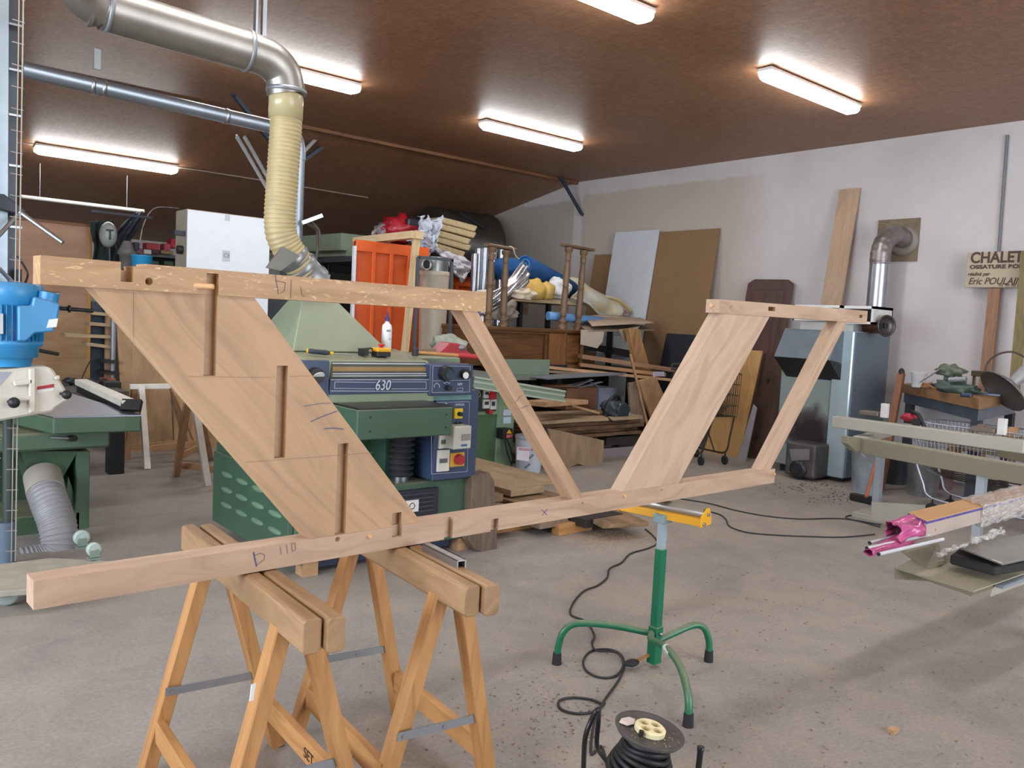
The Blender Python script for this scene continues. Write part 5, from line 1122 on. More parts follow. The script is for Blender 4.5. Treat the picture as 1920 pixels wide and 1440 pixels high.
for i, (a, b) in enumerate((((1075, 724), (1110, 712)), ((1085, 726), (1128, 716)), ((1110, 718), (1122, 728)), ((1066, 722), (1098, 716)))):
    solo(MB().beam(P(*a, y=7.65+.04*i), P(*b, y=7.8), .05, .012), 'thin_strip', 'thin pale strip sticking out of the open cardboard box', 'strip', paint('#9ba0a6', .6), 'thin strips in the cardboard box')
# lumber stack
LIVE = wood('#7a5c40', '#2a1c12', 1.4, 6, .85, 0, .6); TOPW = wood('#b59c7c', '#8f7557', .5, 6, .7)
zs = P(1100, 785, y=6.9).z; xa_, xb_ = P(1000, 780, y=6.9).x, P(1206, 800, y=6.9).x
nS = 5; th_ = (zs-P(1100, 822, y=6.9).z)/nS
for k in range(nS):
    z1 = zs-k*th_; j = (.0, .12, -.03, .15, .06)[k]; y0 = 6.9+(0, .03, -.01, .05, .02)[k]
    pts = []; n_ = 14
    for i in range(n_+1): x = xa_-.1+(xb_-xa_+.1-j*.3)*i/n_; pts.append(V((x, y0+random.uniform(-.02, .02), z1)))
    pts += [V((xb_-j*.3-.02, y0+.75, z1)), V((xa_-.1, y0+.8, z1))]
    solo(MB().prism(pts, -Z*(th_-.008)), 'live_edge_plank', ('topmost', 'second from the top', 'middle', 'second from the bottom', 'lowest')[k]+' bark-edged plank in the stack under the circular saw', 'plank', TOPW if k == 0 else LIVE, 'bark-edged plank stack', grain=X)
lt = thing('stack_trestle', 'low wooden trestle under the bark-edged plank stack', 'trestle', (P(1160, 860, y=7.0).x, 7.2, 0))
zu = zs-nS*th_
MB().box(P(1130, 850, y=7).x, P(1203, 850, y=7).x, 6.95, 7.1, zu-.12, zu-.02).build('upper_bearer', BK, lt); MB().box(P(1125, 860, y=7).x, P(1190, 860, y=7).x, 6.97, 7.07, zu-.3, zu-.16).build('lower_bearer', paint('#867c80', .8), lt)
for x in (xa_, xb_-.3): MB().box(x-.05, x+.05, 6.98, 7.1, 0, zu-.02).build('trestle_leg', BK, lt)
quad([(1028, 803), (1133, 826), (1131, 868), (1122, 889), (1108, 878), (1085, 870), (1062, 878), (1040, 868)], 6.65, .03, 'cut_board', 'grey brown board with a curved cut lower edge in front of the plank stack', 'plywood', wood('#a1886c', '#77604a', .5, 4, .8, 0, .5))
planky((1000, 757), (1082, 752), 6.75, 7.1, .3, .05, 'short thick board lying on the left of the bark-edged plank stack', PLANK)
planky((1068, 760), (1120, 774), 7.2, 7.15, .1, .03, 'narrow curved offcut lying behind the circular saw', PLANK)
cs = thing('circular_saw', 'dark hand held circular saw with its cable on the plank stack', 'saw', P(1150, 785, y=6.95))
q = P(1150, 768, y=7.05)
MB().blob(q, (.17, .12, .13), 3, .25, 3).build('saw_body', paint('#3c4648', .4, .2, .3, 12), cs)
MB().lathe(q+V((.06, -.13, -.01)), Y, [(0, .1), (.03, .115), (.05, .11)], 24).build('blade_guard', paint('#4d5558', .35, .6), cs)
MB().tube(catmull([q+V((-.15, 0, .03)), q+V((-.1, -.05, .15)), q+V((.04, -.03, .17)), q+V((.12, 0, .08))], 6), .022, 10).build('saw_handle', BLACK, cs)
MB().blob(q+V((.19, -.05, -.06)), (.06, .05, .05), 5, .3, 2).build('plug', paint('#a9aeb0', .5), cs)
MB().tube(catmull([q+V((-.14, -.05, -.05)), q+V((-.24, -.1, -.05)), q+V((-.2, -.2, -.12)), q+V((-.05, -.2, -.13)), q+V((.1, -.17, -.13))], 6), .01, 8).build('power_cable', BLACK, cs)
# ============================================================ SLIDING TABLE SAW
ss = thing('sliding_table_saw', 'green sliding table saw with a pale aluminium carriage, right of the planer', 'table saw', P(905, 860, y=6.95))
YS = 6.95; GS = paint('#4a6645', .45, 0, .12, 5, .2); GP = paint('#7a9278', .45, 0, .08, 5)
MB().fb(YS, 846, 722, 932, 872, .9).build('saw_body', GS, ss, bevel=.02); MB().fb(YS-.02, 932, 722, 964, 876, .7).build('right_pillar', GP, ss, bevel=.01)
MB().fb(YS-.03, 850, 724, 935, 779, .1).build('panel_surround', GP, ss, bevel=.006)
cpn = MB().fb(YS-.05, 858, 726, 931, 772, .05).build('control_panel', paint('#20302a', .4), ss)
YT = paint('#c9b54c', .5)
text('2030', .075, P(879, 736, y=YS-.056), X, Z, WL, cpn, 'lettering', .001); text('X', .08, P(871, 745, y=YS-.056), X, Z, YT, cpn, 'lettering', .001); text('1000', .075, P(880, 745, y=YS-.056), X, Z, YT, cpn, 'lettering', .001)
for (a, b, c, d) in ((908, 731, 919, 747), (907, 749, 919, 766), (920, 749, 931, 768)): bx = MB().fb(YS-.075, a, b, c, d, .03).build('button_box', paint('#cbcdc6', .5), cpn, bevel=.003); MB().fb(YS-.08, a+2.5, b+4, c-2.5, d-7, .01).build('button_window', DKSTEEL, bx)
q = P(925, 742, y=YS-.1); MB().cyl(q, q+Y*.05, .045, n=20).build('red_switch', paint('#b92730', .4), cpn); q = P(921, 773, y=YS-.1); MB().cyl(q, q+Y*.05, .025, n=16).build('red_button', paint('#b92730', .4), cpn)
for a, b in ((768, 779), (782, 794)): MB().fb(YS-.025, 944, a, 958, b, .01).build('white_sticker', paint('#b9cbdc', .5), ss)
q = P(949, 756, y=YS-.03); MB().cyl(q, q+Y*.02, .022, n=16).build('yellow_sticker', YEL, ss)
so = MB().fb(YS-.14, 943, 804, 962, 823, .12).build('socket_box', BLACK, ss, bevel=.005); MB().fb(YS-.146, 950, 815, 961, 821, .01).build('red_label', paint('#c56a68', .5), so)
MB().prism([P(a, b, y=YS-.146) for a, b in ((955, 805), (960, 813), (950, 813))], Y*.006).build('warning_triangle', YEL, so)
MB().tube(catmull([P(950, 823, y=YS-.1), P(957, 840, y=YS-.1), P(962, 860, y=YS-.1), P(975, 872, y=YS-.2)], 5), .008, 8).tube(catmull([P(947, 823, y=YS-.1), P(950, 845, y=YS-.1), P(960, 872, y=YS-.1)], 5), .008, 8).build('power_cable', DKSTEEL, ss)
mb = MB().fb(YS-.3, 850, 700, 940, 722, .9); mb.build('table', paint('#8f948e', .35, .7), ss, bevel=.006)
a, b = P(884, 708, z=1.0), P(1054, 735, z=1.0)
AL = paint('#909a8a', .4, .2, .06); ALD = paint('#6c7a66', .4, .3)
b = V((P(1054, 728, y=YS-.55).x, YS-.55, 0)); a = V((P(884, 704, y=YS-.25).x, YS-.25, 0)); za = P(884, 706, y=YS-.25).z; zb_2 = P(1052, 733, y=YS-.55).z
a.z = za; b.z = zb_2
MB().beam(a, b, .2, .022).build('carriage_top', AL, ss, bevel=.004); MB().beam(a-Z*.105, b-Z*.105, .2, .022).build('carriage_bottom', AL, ss, bevel=.004)
MB().beam(a-Z*.05, b-Z*.05-(b-a)*.004, .15, .11).build('carriage_core', ALD, ss); MB().beam(a-Z*.045, b-Z*.045, .17, .018).build('carriage_rib', AL, ss)
for o_ in (-.09, .0, .09): pass
p, q = P(946, 674, y=7.5), P(1030, 702, y=7.5)
MB().box(p.x, q.x, 7.5, 7.56, P(1030, 704, y=7.5).z, P(960, 674, y=7.5).z).build('rip_fence', paint('#708272', .45), ss, bevel=.004); MB().box(p.x-.6, q.x-.25, 7.45, 7.9, P(990, 712, y=7.5).z, P(990, 702, y=7.5).z).build('extension_table', paint('#6c7468', .5), ss)
MB().box(p.x-.6, p.x-.55, 7.5, 7.6, 0, P(990, 712, y=7.5).z).build('extension_leg', GP, ss)
planky((1005, 708), (1150, 700), 7.35, 7.5, .35, .02, 'grey flat sheet lying level behind the aluminium carriage', paint('#6f757c', .5))
# cloth and red machine behind the planer
q = P(842, 668, y=4.9)
rm = thing('red_tool', 'red hand tool with angled guards lying behind the hammer on the planer', 'tool', (q.x, 4.9, 1.336))
MB().prism([P(a, b, y=4.86) for a, b in ((826, 662), (846, 642), (860, 644), (874, 648), (878, 660), (894, 668), (870, 668), (832, 667))], Y*.16).build('red_housing', paint('#a32a35', .4), rm, bevel=.01)
MB().blob(P(864, 652, y=4.88), (.04, .04, .025), 2, .3, 2).build('grey_grip', GREYM, rm)
solo(MB().blob(P(842, 648, y=5.08), (.15, .11, .085), 9, .14, 4, .7), 'crumpled_cloth', 'crumpled grey green cloth cap behind the red hand tool', 'cloth', paint('#98a093', .85, 0, .3, 12))
solo(MB().blob(P(812, 662, y=5.0), (.15, .09, .03), 19, .2, 3, .7), 'brown_rag', 'brown rag lying flat left of the grey cloth cap', 'rag', paint('#7a6750', .9))
# bucket
q = P(990, 884, z=0); bk = thing('white_bucket', 'white paint bucket with printed stripes and a lid, below the aluminium carriage', 'bucket', q)
MB().lathe(q, Z, [(0, .13), (.02, .135), (.36, .155)], 32).build('bucket_body', paint('#b6bcc6', .45, 0, .1, 4), bk); MB().lathe(q+Z*.36, Z, [(0, .16), (.03, .162), (.04, .15)], 32).build('lid', paint('#8f9698', .4), bk)
for k in range(3):
    z0 = .06+.1*k; mb = MB(); t0 = math.radians(215+k*12); 
    rr = .142+.012*k
    a_ = q+V((rr*math.cos(t0), rr*math.sin(t0), z0)); b_ = q+V((rr*math.cos(t0+.35), rr*math.sin(t0+.35), z0+.05)); MB().beam(a_, b_, .006, .02, up=Z).build('stripe', paint('#6a6f7c', .5), bk)
lb = MB().prism([P(a, b, y=q.y-.17) for a, b in ((970, 838), (993, 840), (992, 865), (969, 862))], Y*.01).build('paper_label', paint('#cfc9cf', .6), bk); MB().prism([P(a, b, y=q.y-.172) for a, b in ((972, 839), (993, 841), (993, 846), (972, 844))], Y*.002).build('red_band', paint('#b98a90', .6), lb)
# ============================================================ PLANKS ON THE FLOOR
GF = 'planks lying on the floor right of the planer'
def fl(x0, x1, y0, y1, z0, t_, label, mat, rot=0):
    c = V(((x0+x1)/2, (y0+y1)/2, z0)); L = (y1-y0); d = V((math.sin(rot), math.cos(rot), 0))
    return solo(MB().beam(c-d*L/2+Z*t_/2, c+d*L/2+Z*t_/2, x1-x0, t_), 'plank', label, 'plank', mat, GF, grain=d, bevel=.004)
BARK = wood('#9c7f5c', '#594231', .9, 6, .85, 0, .5)
for i, y in enumerate((4.75, 6.6)): solo(MB().box(3.75, 5.0, y, y+.09, 0, .06), 'bearer_block', ('near', 'far')[i]+' bearer block under the floor planks', 'block', PINE, 'bearer blocks under the floor planks', grain=X, bevel=.003)
fl(3.78, 4.05, 4.62, 7.0, .062, .07, 'lowest bark-edged plank on the left of the floor pile', BARK, .0); fl(4.12, 4.42, 4.5, 6.9, .062, .07, 'lowest dark plank in the middle of the floor pile', GREY_WOOD, -.02); fl(4.48, 4.9, 4.35, 6.8, .062, .07, 'lowest dark plank at the right of the floor pile', BK, .0)
fl(3.8, 4.1, 4.75, 6.95, .135, .06, 'grey plank in the middle layer of the floor pile, at the left', GREY_WOOD, .02); fl(4.2, 4.75, 4.6, 6.85, .135, .05, 'wide brown plank in the middle layer of the floor pile', BARK, -.03)
fl(3.82, 4.12, 4.9, 6.95, .2, .06, 'spotted plank on top of the floor pile at the left', BARK, .01); fl(4.25, 4.62, 5.0, 6.9, .2, .055, 'pale wide plank on top of the floor pile', TOPW, -.02)
fl(4.72, 5.15, 5.25, 6.6, .19, .02, 'thin pale sheet board lying on the right of the floor pile', TOPW, .0)
q = P(1045, 1004, z=0); solo(MB().box(q.x, q.x+.36, q.y-.02, q.y+.07, 0, .085), 'timber_block', 'squared pale timber block on the floor before the plank pile', 'block', PINE, grain=X, bevel=.003)
fl(4.62, 5.02, 4.12, 4.9, .09, .035, 'dark short plank end jutting toward the roller stand', BARK, .3)
quad([(886, 892), (918, 886), (927, 902), (933, 1030), (925, 1040), (893, 1032), (880, 1015)], 4.42, .12, 'wooden_wedge', 'rough grey wooden wedge block standing right of the planer', 'block', wood('#7f6c5a', '#54453a', .8, 9, .8, 0, .4))
# sawdust patch
mb = MB()
for i in range(500):
    c = P(random.gauss(1130, 55), random.gauss(1008, 9), z=.002); s = random.uniform(.002, .006); mb.beam(c-X*s, c+X*s+Y*random.uniform(-s, s), s, .002)
o = solo(mb, 'sawdust', 'orange sawdust sprinkled on the floor below the plank pile', 'sawdust', paint('#b98a58', .95)); o['kind'] = 'stuff'
# ============================================================ RIGHT WALL
def lean(y0, y1, ztop, name, label, cat, mat, xt=WX-.03, xb=9.72, th=.02, group=None, zbot=0, **k):
    mb = MB().hexa([(xb, y0, zbot), (xb+th, y0, zbot), (xb+th, y1, zbot), (xb, y1, zbot)], [(xt-th, y0, ztop), (xt, y0, ztop), (xt, y1, ztop), (xt-th, y1, ztop)])
    return solo(mb, name, label, cat, mat, group, **k)
MDF = paint('#8a6b4c', .8, 0, .06, 3)
lean(7.48, 8.79, 3.13, 'hardboard_sheet', 'large brown hardboard sheet leaning against the white wall', 'board', MDF)
lean(8.6, 9.53, 3.17, 'white_sheet', 'tall white sheet leaning left of the large brown hardboard', 'board', paint('#c9ced4', .5, 0, .05), xt=WX-.055, xb=9.66)
lean(9.5, 10.0, 2.82, 'hardboard_sheet', 'smaller brown hardboard sheet at the left of the white sheet', 'board', MDF)
a, b = P(1250, 625, x=9.7), P(1345, 632, x=9.7)
lean(b.y, a.y, a.z, 'black_sheet', 'black sheet leaning in front of the large brown hardboard', 'board', paint('#23252c', .5), xt=9.72, xb=9.35)
dd_ = thing('cabinet_door', 'dark brown panelled cabinet door with rounded top leaning on the white wall', 'door', (9.9, 6.5, 0))
ya, yb, zt3 = 6.9, 6.18, 2.37
BRD = wood('#5f4036', '#3f2822', .7, 8, .5)
def lp(y, z, o=0): return V((9.72+(WX-.06-9.72)*z/zt3-o, y, z))
pts = [lp(ya, 0), lp(yb, 0), lp(yb, zt3-.06), lp(yb+.1, zt3), lp(ya-.1, zt3+.01), lp(ya, zt3-.05)]
MB().prism(pts, -X*.03).build('door_frame', BRD, dd_, grain=Z, bevel=.008)
MB().prism([lp(ya-.1, .3, .03), lp(yb+.12, .3, .03), lp(yb+.12, zt3-.14, .03), lp(ya-.1, zt3-.14, .03)], -X*.012).build('door_panel', BRD, dd_, grain=Z, bevel=.01)
tb_ = [P(1575, 356, x=WX-.03), P(1614, 353, x=WX-.03)]
lean(tb_[1].y, tb_[0].y, tb_[0].z, 'tall_plank', 'tall pale plank leaning against the white wall left of the flue pipe', 'plank', wood('#c4a78c', '#a98b70', .6, 9, .6), xb=9.6, grain=Z)
def quadx(pts, x, dep, name, label, cat, mat, group=None, g=Z, bev=.004): return solo(MB().prism([P(a, b, x=x) for a, b in pts], X*dep), name, label, cat, mat, group, grain=g, bevel=bev)
quadx([(1380, 655), (1430, 658), (1384, 866), (1316, 855)], 9.15, .02, 'plywood_sheet', 'yellowish plywood sheet leaning behind the right slanting oak board', 'plywood', wood('#cfa36a', '#b78a54', .5, 4, .6))
quadx([(1412, 758), (1419, 765), (1398, 866), (1382, 862)], 9.0, .02, 'grey_strip', 'narrow grey white strip of board leaning before the yellowish plywood', 'board', paint('#9d979c', .6))
wd = thing('wardrobe_door', 'dark brown wardrobe door leaning between the yellowish plywood and the boiler', 'door', P(1430, 870, x=9.3))
MB().prism([P(a, b, x=9.3) for a, b in ((1432, 662), (1470, 688), (1466, 880), (1398, 868))], X*.04).build('door_leaf', wood('#5d4436', '#3e2c22', .6, 8, .6), wd, grain=Z)
for b in (712, 818): q = P(1440 if b < 750 else 1418, b, x=9.28); MB().blob(q, (.012, .014, .035), 1, .1, 2).build('handle', DKSTEEL, wd)
# ---------------- boiler
bo = thing('boiler', 'grey steel workshop boiler with an oil burner and sooty front', 'boiler', (9.1, 5.0, 0))
BG = paint('#7f8d90', .42, .1, .08, 3); BL_ = paint('#b4c6cd', .22, .35, .04, 3); BD = paint('#66727f', .45, .1, .08, 3)
XF = 8.75
yl, yr = P(1457, 800, x=XF).y, P(1589, 800, x=XF).y; ym = P(1552, 800, x=XF).y; zt4 = P(1600, 621, x=XF).z
m, nt, bs = nodes('sooty_steel'); tc = nt.nodes.new('ShaderNodeTexCoord'); 
vm = nt.nodes.new('ShaderNodeVectorMath'); vm.operation = 'DISTANCE'; nt.links.new(tc.outputs['Object'], vm.inputs[0]); vm.inputs[1].default_value = (XF-9.1, 5.02-5.0, .5)
nz = noise(nt, tc.outputs['Object'], 6, 5); ad = nt.nodes.new('ShaderNodeMath'); ad.operation = 'MULTIPLY_ADD'; nt.links.new(nz, ad.inputs[0]); ad.inputs[1].default_value = -.3; nt.links.new(vm.outputs['Value'], ad.inputs[2])
nt.links.new(ramp(nt, ad.outputs[0], [(0.0, lin('#241f1d')), (.1, lin('#4c4a48')), (.22, lin('#87938f'))]), bs.inputs['Base Color']); bs.inputs['Roughness'].default_value = .5; SOOT = m
MB().box(XF, 9.55, ym, yl, .09, zt4).build('front_casing', SOOT, bo, bevel=.01)
MB().box(XF-.02, 9.55, yr, ym-.004, .05, zt4).build('daylit_casing', BL_, bo, bevel=.012)  # paler front strip: reflected daylight put into the colour
MB().box(XF+.02, 9.55, yr-.012, yr-.002, .06, zt4-.01).build('side_panel', BD, bo)
MB().box(XF+.08, 9.4, yr+.05, yl-.03, 0, .09).build('boiler_plinth', BLACK, bo)
h = [P(a, b, x=XF-.28) for a, b in ((1452, 672), (1556, 676))]
ya_, yb_ = h[0].y, h[1].y
def hz(py, x): return P(1500, py, x=x).z
pts = [V((XF, ya_, hz(617, XF))), V((XF-.12, ya_, hz(620, XF-.12))), V((XF-.3, ya_, hz(672, XF-.3))), V((XF-.2, ya_, hz(684, XF-.2))), V((XF, ya_, hz(708, XF)))]
MB().prism(pts[:2]+[pts[2]]+[V((XF, ya_, hz(676, XF)))], (0, yb_-ya_, 0)).build('hood', paint('#66717a', .45, .1), bo, bevel=.006)
MB().prism([pts[2], pts[3], pts[4], V((XF, ya_, hz(678, XF)))], (0, yb_-ya_, 0)).build('hood_underside', BLACK, bo)
MB().cyl(P(1548, 592, x=9.2), P(1548, 622, x=9.2), .11, n=20).build('vent_cap', paint('#8a9a96', .5, .2), bo)
p, q = P(1473, 838, x=XF-.3), P(1526, 900, x=XF-.3)
bu = MB().box(XF-.3, XF, q.y, p.y, .03, .42).build('burner', paint('#55524f', .5, .4, .3), bo, bevel=.03, seg=2)
c = P(1497, 880, x=XF-.31); MB().lathe(c, -X, [(-.02, .1), (.02, .1), (.03, .07)], 24).lathe(c, -X, [(.03, .05), (.05, .045)], 20).build('burner_motor', paint('#37393d', .4, .5), bu)
MB().prism([P(a, b, x=XF-.305) for a, b in ((1480, 842), (1518, 842), (1517, 862), (1484, 864))], X*.005).build('burner_plate', paint('#8b8786', .5, .5), bu)
# flue pipe
fp_ = thing('flue_pipe', 'silver flue pipe rising from the boiler and bending into the wall plate', 'pipe', P(1650, 600, x=9.75))
FM = paint('#b4b6be', .3, .85, .12, 7); FM2 = paint('#8e8684', .4, .7, .25, 8)
XP = 9.72; rp = .115
a, b = P(1640, 640, x=XP), P(1650, 492, x=XP); MB().cyl(V((b.x, b.y, a.z)), b, rp, n=32).build('vertical_pipe', FM, fp_)
e = [b-Z*.02, b+Z*.1, P(1658, 455, x=XP+.06), P(1675, 441, x=XP+.2), P(1692, 446, x=WX-.12), P(1697, 449, x=WX-.02)]
cc = catmull([e[0], e[1], e[2], e[3], e[5]], 8); MB().tube(cc, rp, 30, rf=lambda i: rp*(1+.05*(i % 4 == 0))).build('flexible_elbow', FM2, fp_)
q = P(1694, 452, x=WX-.03); MB().lathe(q, -X, [(0, .185), (.012, .185), (.03, .14), (.03, .12)], 32).build('wall_collar', paint('#8d867c', .6, .3), fp_)
p, q = P(1647, 413, x=WX-.03), P(1718, 489, x=WX-.03); wpq = P(1723, 411, x=WX-.03)
solo(MB().box(WX-.03, WX-.001, q.y, p.y, q.z, p.z), 'wall_plate', 'square brown chipboard plate on the white wall around the flue pipe', 'plate', paint('#7b6b55', .8, 0, .3, 12))
tp2 = thing('flue_tee', 'copper coloured flue tee ending in a dark round flange beside the boiler', 'pipe', P(1640, 612, x=9.3))
a, b = P(1616, 612, x=9.25), P(1658, 612, x=9.0); MB().cyl(a+V((.05, .1, 0)), b, .082, n=28).build('tee_pipe', paint('#8c5a44', .25, .8, .3, 8), tp2)
c = P(1662, 611, x=8.98); dax = V((-.42, -1, 0)).normalized(); MB().lathe(c, dax, [(-.06, .08), (-.03, .105), (.0, .122), (.015, .115), (.0, .1), (-.02, .08), (-.02, .01)], 32).build('flange', paint('#4f4b49', .35, .6), tp2); MB().cyl(c-dax*.02, c+dax*.0, .03, n=14).build('flange_bolt', BLACK, tp2)
MB().cyl(P(1632, 640, x=9.4), P(1634, 590, x=9.4), .09, n=24).build('tee_riser', paint('#8c6a5c', .25, .8, .2, 8), tp2)
# white tray frames on top of boiler
wt = thing('white_tray', 'white rectangular metal tray frame standing on the boiler behind the oak rail', 'frame', P(1560, 600, x=9.0))
for (a, b, c, d) in ((1488, 571, 1576, 603), (1580, 573, 1636, 608)):
    p, q = P(a, b, x=8.85), P(c, d, x=8.85); mb = MB()
    mb.box(8.85, 9.3, q.y, p.y, p.z-.03, p.z).box(8.85, 9.3, q.y, p.y, q.z-.0, q.z+.025).box(8.85, 9.3, p.y-.02, p.y, q.z, p.z).box(8.85, 9.3, q.y, q.y+.025, q.z, p.z)
    mb.build('frame_box', paint('#d8d8d4', .45), wt); 
    MB().box(9.28, 9.3, q.y, p.y, q.z, p.z).build('dark_back', DKSTEEL, wt)
bq = P(1560, 604, x=8.85); MB().box(8.9, 9.2, P(1600, 612, x=8.9).y, P(1500, 612, x=8.9).y, zt4+.001, bq.z).build('tray_support', paint('#b9b9b4', .5), wt)
# ---------------- conduit, sign, posts
solo(MB().tube([P(1889, 253, x=WX-.02), P(1872, 480, x=WX-.02), P(1861, 560, x=WX-.02), P(1846, 710, x=WX-.02)], .017, 10), 'conduit', 'grey conduit running down the white wall behind the sign', 'conduit', paint('#6f7378', .5))
a = P(1866, 540, x=WX-.1); b = P(1846, 730, x=WX-.1)
solo(MB().beam(a, V((b.x, b.y, b.z)), .05, .12, up=Y), 'wooden_post', 'reddish brown wooden post under the sign', 'post', wood('#a27a5e', '#7f5c44', .6, 9), grain=Z, bevel=.003)
a = P(1926, 470, x=WX-.22); b = P(1902, 730, x=WX-.22)
solo(MB().beam(a, b, .05, .1, up=Y), 'yellow_batten', 'olive yellow batten leaning at the right edge beside the sign', 'batten', wood('#8f8054', '#6b5c38', .6, 9), grain=Z, bevel=.003)
sx = WX-.15
sg = thing('shop_sign', 'cream wooden sign with brown lettering CHALET on the white wall', 'sign', (sx, 3.5, 2.26))
tl_, bl_ = P(1814, 474, x=sx), P(1809, 539, x=sx)
MB().box(sx, sx+.03, 3.0, (tl_.y+bl_.y)/2, bl_.z, tl_.z).build('sign_board', paint('#b5a68f', .7, 0, .05), sg, bevel=.003)
BRN = paint('#4d3428', .6)
def st(s, px, py, cap, **k): o_ = P(px, py, x=sx-.002); text(s, cap/.72, o_, -Y, Z, BRN, sg, 'lettering', .0015, **k)
st('CHALETS', 1819, 493, .122, bold=.005, xs=.86); st('OSSATURE BOIS', 1818, 504, .042, bold=.003, xs=1.28, sp=1.05)
st('réalisé par', 1814, 517, .04, shear=.3, bold=.001); st('Eric POULAIN', 1815, 533, .075, shear=.25, bold=.001, xs=.88); st('02 40 48 60', 1872, 537, .032, xs=1.1)
# ---------------- workbench with tools
wbk = thing('workbench', 'wooden workbench with a steel apron against the white wall at the right', 'workbench', (9.0, 3.3, 0))
ZB = 1.12
A, B2, C2 = V((9.6, 4.39, ZB)), P(1837, 748, z=ZB), P(1910, 738, z=ZB)
TW = wood('#a17a55', '#7a583a', .7, 9, .5)
back = [V((10.12, C2.y+.2, ZB)), V((10.12, A.y+.1, ZB))]; cen = V((9.6, 3.6, ZB))
pts = [A, B2, C2, back[0], back[1]]
MB().prism(pts, -Z*.1).build('bench_top', TW, wbk, grain=B2-A, bevel=.004)
ins = [p.lerp(cen, .05)-Z*.1 for p in pts]; MB().prism(ins, -Z*.11).build('steel_apron', paint('#5a6470', .4, .4, .25, 4), wbk)
for p in (A.lerp(cen, .15), B2.lerp(cen, .12), C2.lerp(cen, .15)): MB().box(p.x-.04, p.x+.04, p.y-.04, p.y+.04, 0, ZB-.21).build('bench_leg', DKSTEEL, wbk)
a = P(1690, 700, x=9.0); b = P(1672, 800, x=8.9); dn = (b-a)*(a.z/(a.z-b.z)); 
st_ = solo(MB().beam(a, a+dn, .05, .07, up=Y), 'leaning_post', 'leaning reddish wooden post with a black tip at the left end of the workbench', 'post', wood('#9a6a4c', '#744a32', .7, 9), grain=Z)
solo(MB().blob(a+Z*.0, (.03, .035, .06), 1, .05, 2), 'black_tip', 'black rubber tip on the leaning reddish post', 'cap', BLACK)
def onb(px, py): return P(px, py, z=ZB)
q = onb(1721, 726); cup = thing('white_pot', 'white plastic pot standing on the workbench', 'pot', q)
MB().lathe(q, Z, [(0, .062), (.15, .082), (.155, .086), (.165, .086)], 28).build('pot_body', paint('#d9dcdc', .45), cup)
def item(px, py, r, name, label, cat, col, seed, amp=.3):
    q = onb(px, py); return solo(MB().blob((q.x, q.y, ZB+r[2]*.76), r, seed, amp, 3, .75), name, label, cat, paint(col, .5, 0, .3, 14))
item(1744, 729, (.07, .09, .035), 'wood_scrap', 'brown wood scraps beside the white pot on the workbench', 'scrap', '#8f6238', 4)
item(1764, 732, (.06, .08, .045), 'wood_curl', 'light brown curled offcut in the middle of the workbench', 'scrap', '#b07d4e', 6)
q = onb(1792, 737); yy = q.y; gx_ = q.x
ml = thing('green_machine', 'small green metal machine with grey handles on the workbench', 'machine', q); GMm = paint('#4c5a50', .5, .2, .2, 10)
MB().blob((gx_, yy, ZB+.05), (.1, .2, .065), 5, .3, 3, .8).build('machine_base', GMm, ml); MB().blob((gx_+.05, yy+.08, ZB+.22), (.07, .12, .06), 9, .35, 3).build('machine_head', paint('#666e5c', .5, .2), ml)
MB().box(gx_, gx_+.07, yy+.04, yy+.13, ZB+.08, ZB+.2).build('machine_column', GMm, ml)
MB().cyl((gx_-.08, yy+.04, ZB+.13), (gx_-.08, yy-.12, ZB+.15), .027, n=16).build('grey_cylinder', paint('#8d9294', .4, .4), ml); MB().cyl((gx_-.05, yy+.16, ZB+.22), (gx_-.05, yy+.34, ZB+.08), .009, n=8).build('crank_rod', STEEL, ml)
q = onb(1812, 745); solo(MB().box(q.x-.03, q.x+.03, q.y-.05, q.y+.05, ZB+.001, ZB+.04), 'steel_block', 'small dark blue steel part on the front of the workbench', 'tool', paint('#2f3a50', .4, .4), bevel=.01)
q = onb(1858, 741); solo(MB().box(q.x-.05, q.x+.3, q.y-.1, q.y+.28, ZB+.001, ZB+.016), 'steel_plate', 'pale blue grey steel plate lying on the right of the workbench', 'plate', paint('#8a98b4', .35, .6))
c = P(1880, 733, x=8.75); dr = thing('round_dish', 'large grey metal dish with bright rim standing at the right end of the workbench', 'dish', V((c.x, c.y, ZB-.1)))
ax2 = V((-.62, .42, -.66)).normalized()
MB().lathe(c, ax2, [(-.09, .02), (-.08, .09), (-.045, .17), (0, .235), (.005, .245), (-.008, .245), (-.055, .17), (-.1, .09), (-.11, .02)], 48).build('dish_shell', paint('#837f7b', .4, .7, .15, 4), dr)
MB().lathe(c-ax2*.09, -ax2, [(0, .05), (.2, .07), (.22, .07)], 24).build('dish_neck', paint('#9a9a9a', .5, .3), dr)
MB().cyl(c-ax2*.3, c-ax2*.37, .055, n=16).build('neck_cap', BLACK, dr)
q = P(1836, 700, x=9.3); solo(MB().box(9.3, 9.38, q.y-.1, q.y+.08, ZB+.16, ZB+.22).box(9.32, 9.34, q.y+.04, q.y+.07, ZB, ZB+.16).box(9.32, 9.34, q.y-.09, q.y-.06, ZB, ZB+.16), 'small_vice', 'small brown clamp tool on thin legs before the reddish post', 'tool', paint('#5a4b38', .5, .3), bevel=.006)
solo(MB().tube(catmull([P(1846, 705, x=9.0), P(1852, 680, x=9.0), P(1872, 664, x=9.0), P(1900, 660, x=9.0), P(1925, 672, x=9.0)], 8), .01, 8), 'cable', 'thin dark cable arching over the round metal dish', 'cable', paint('#4c4038', .5))
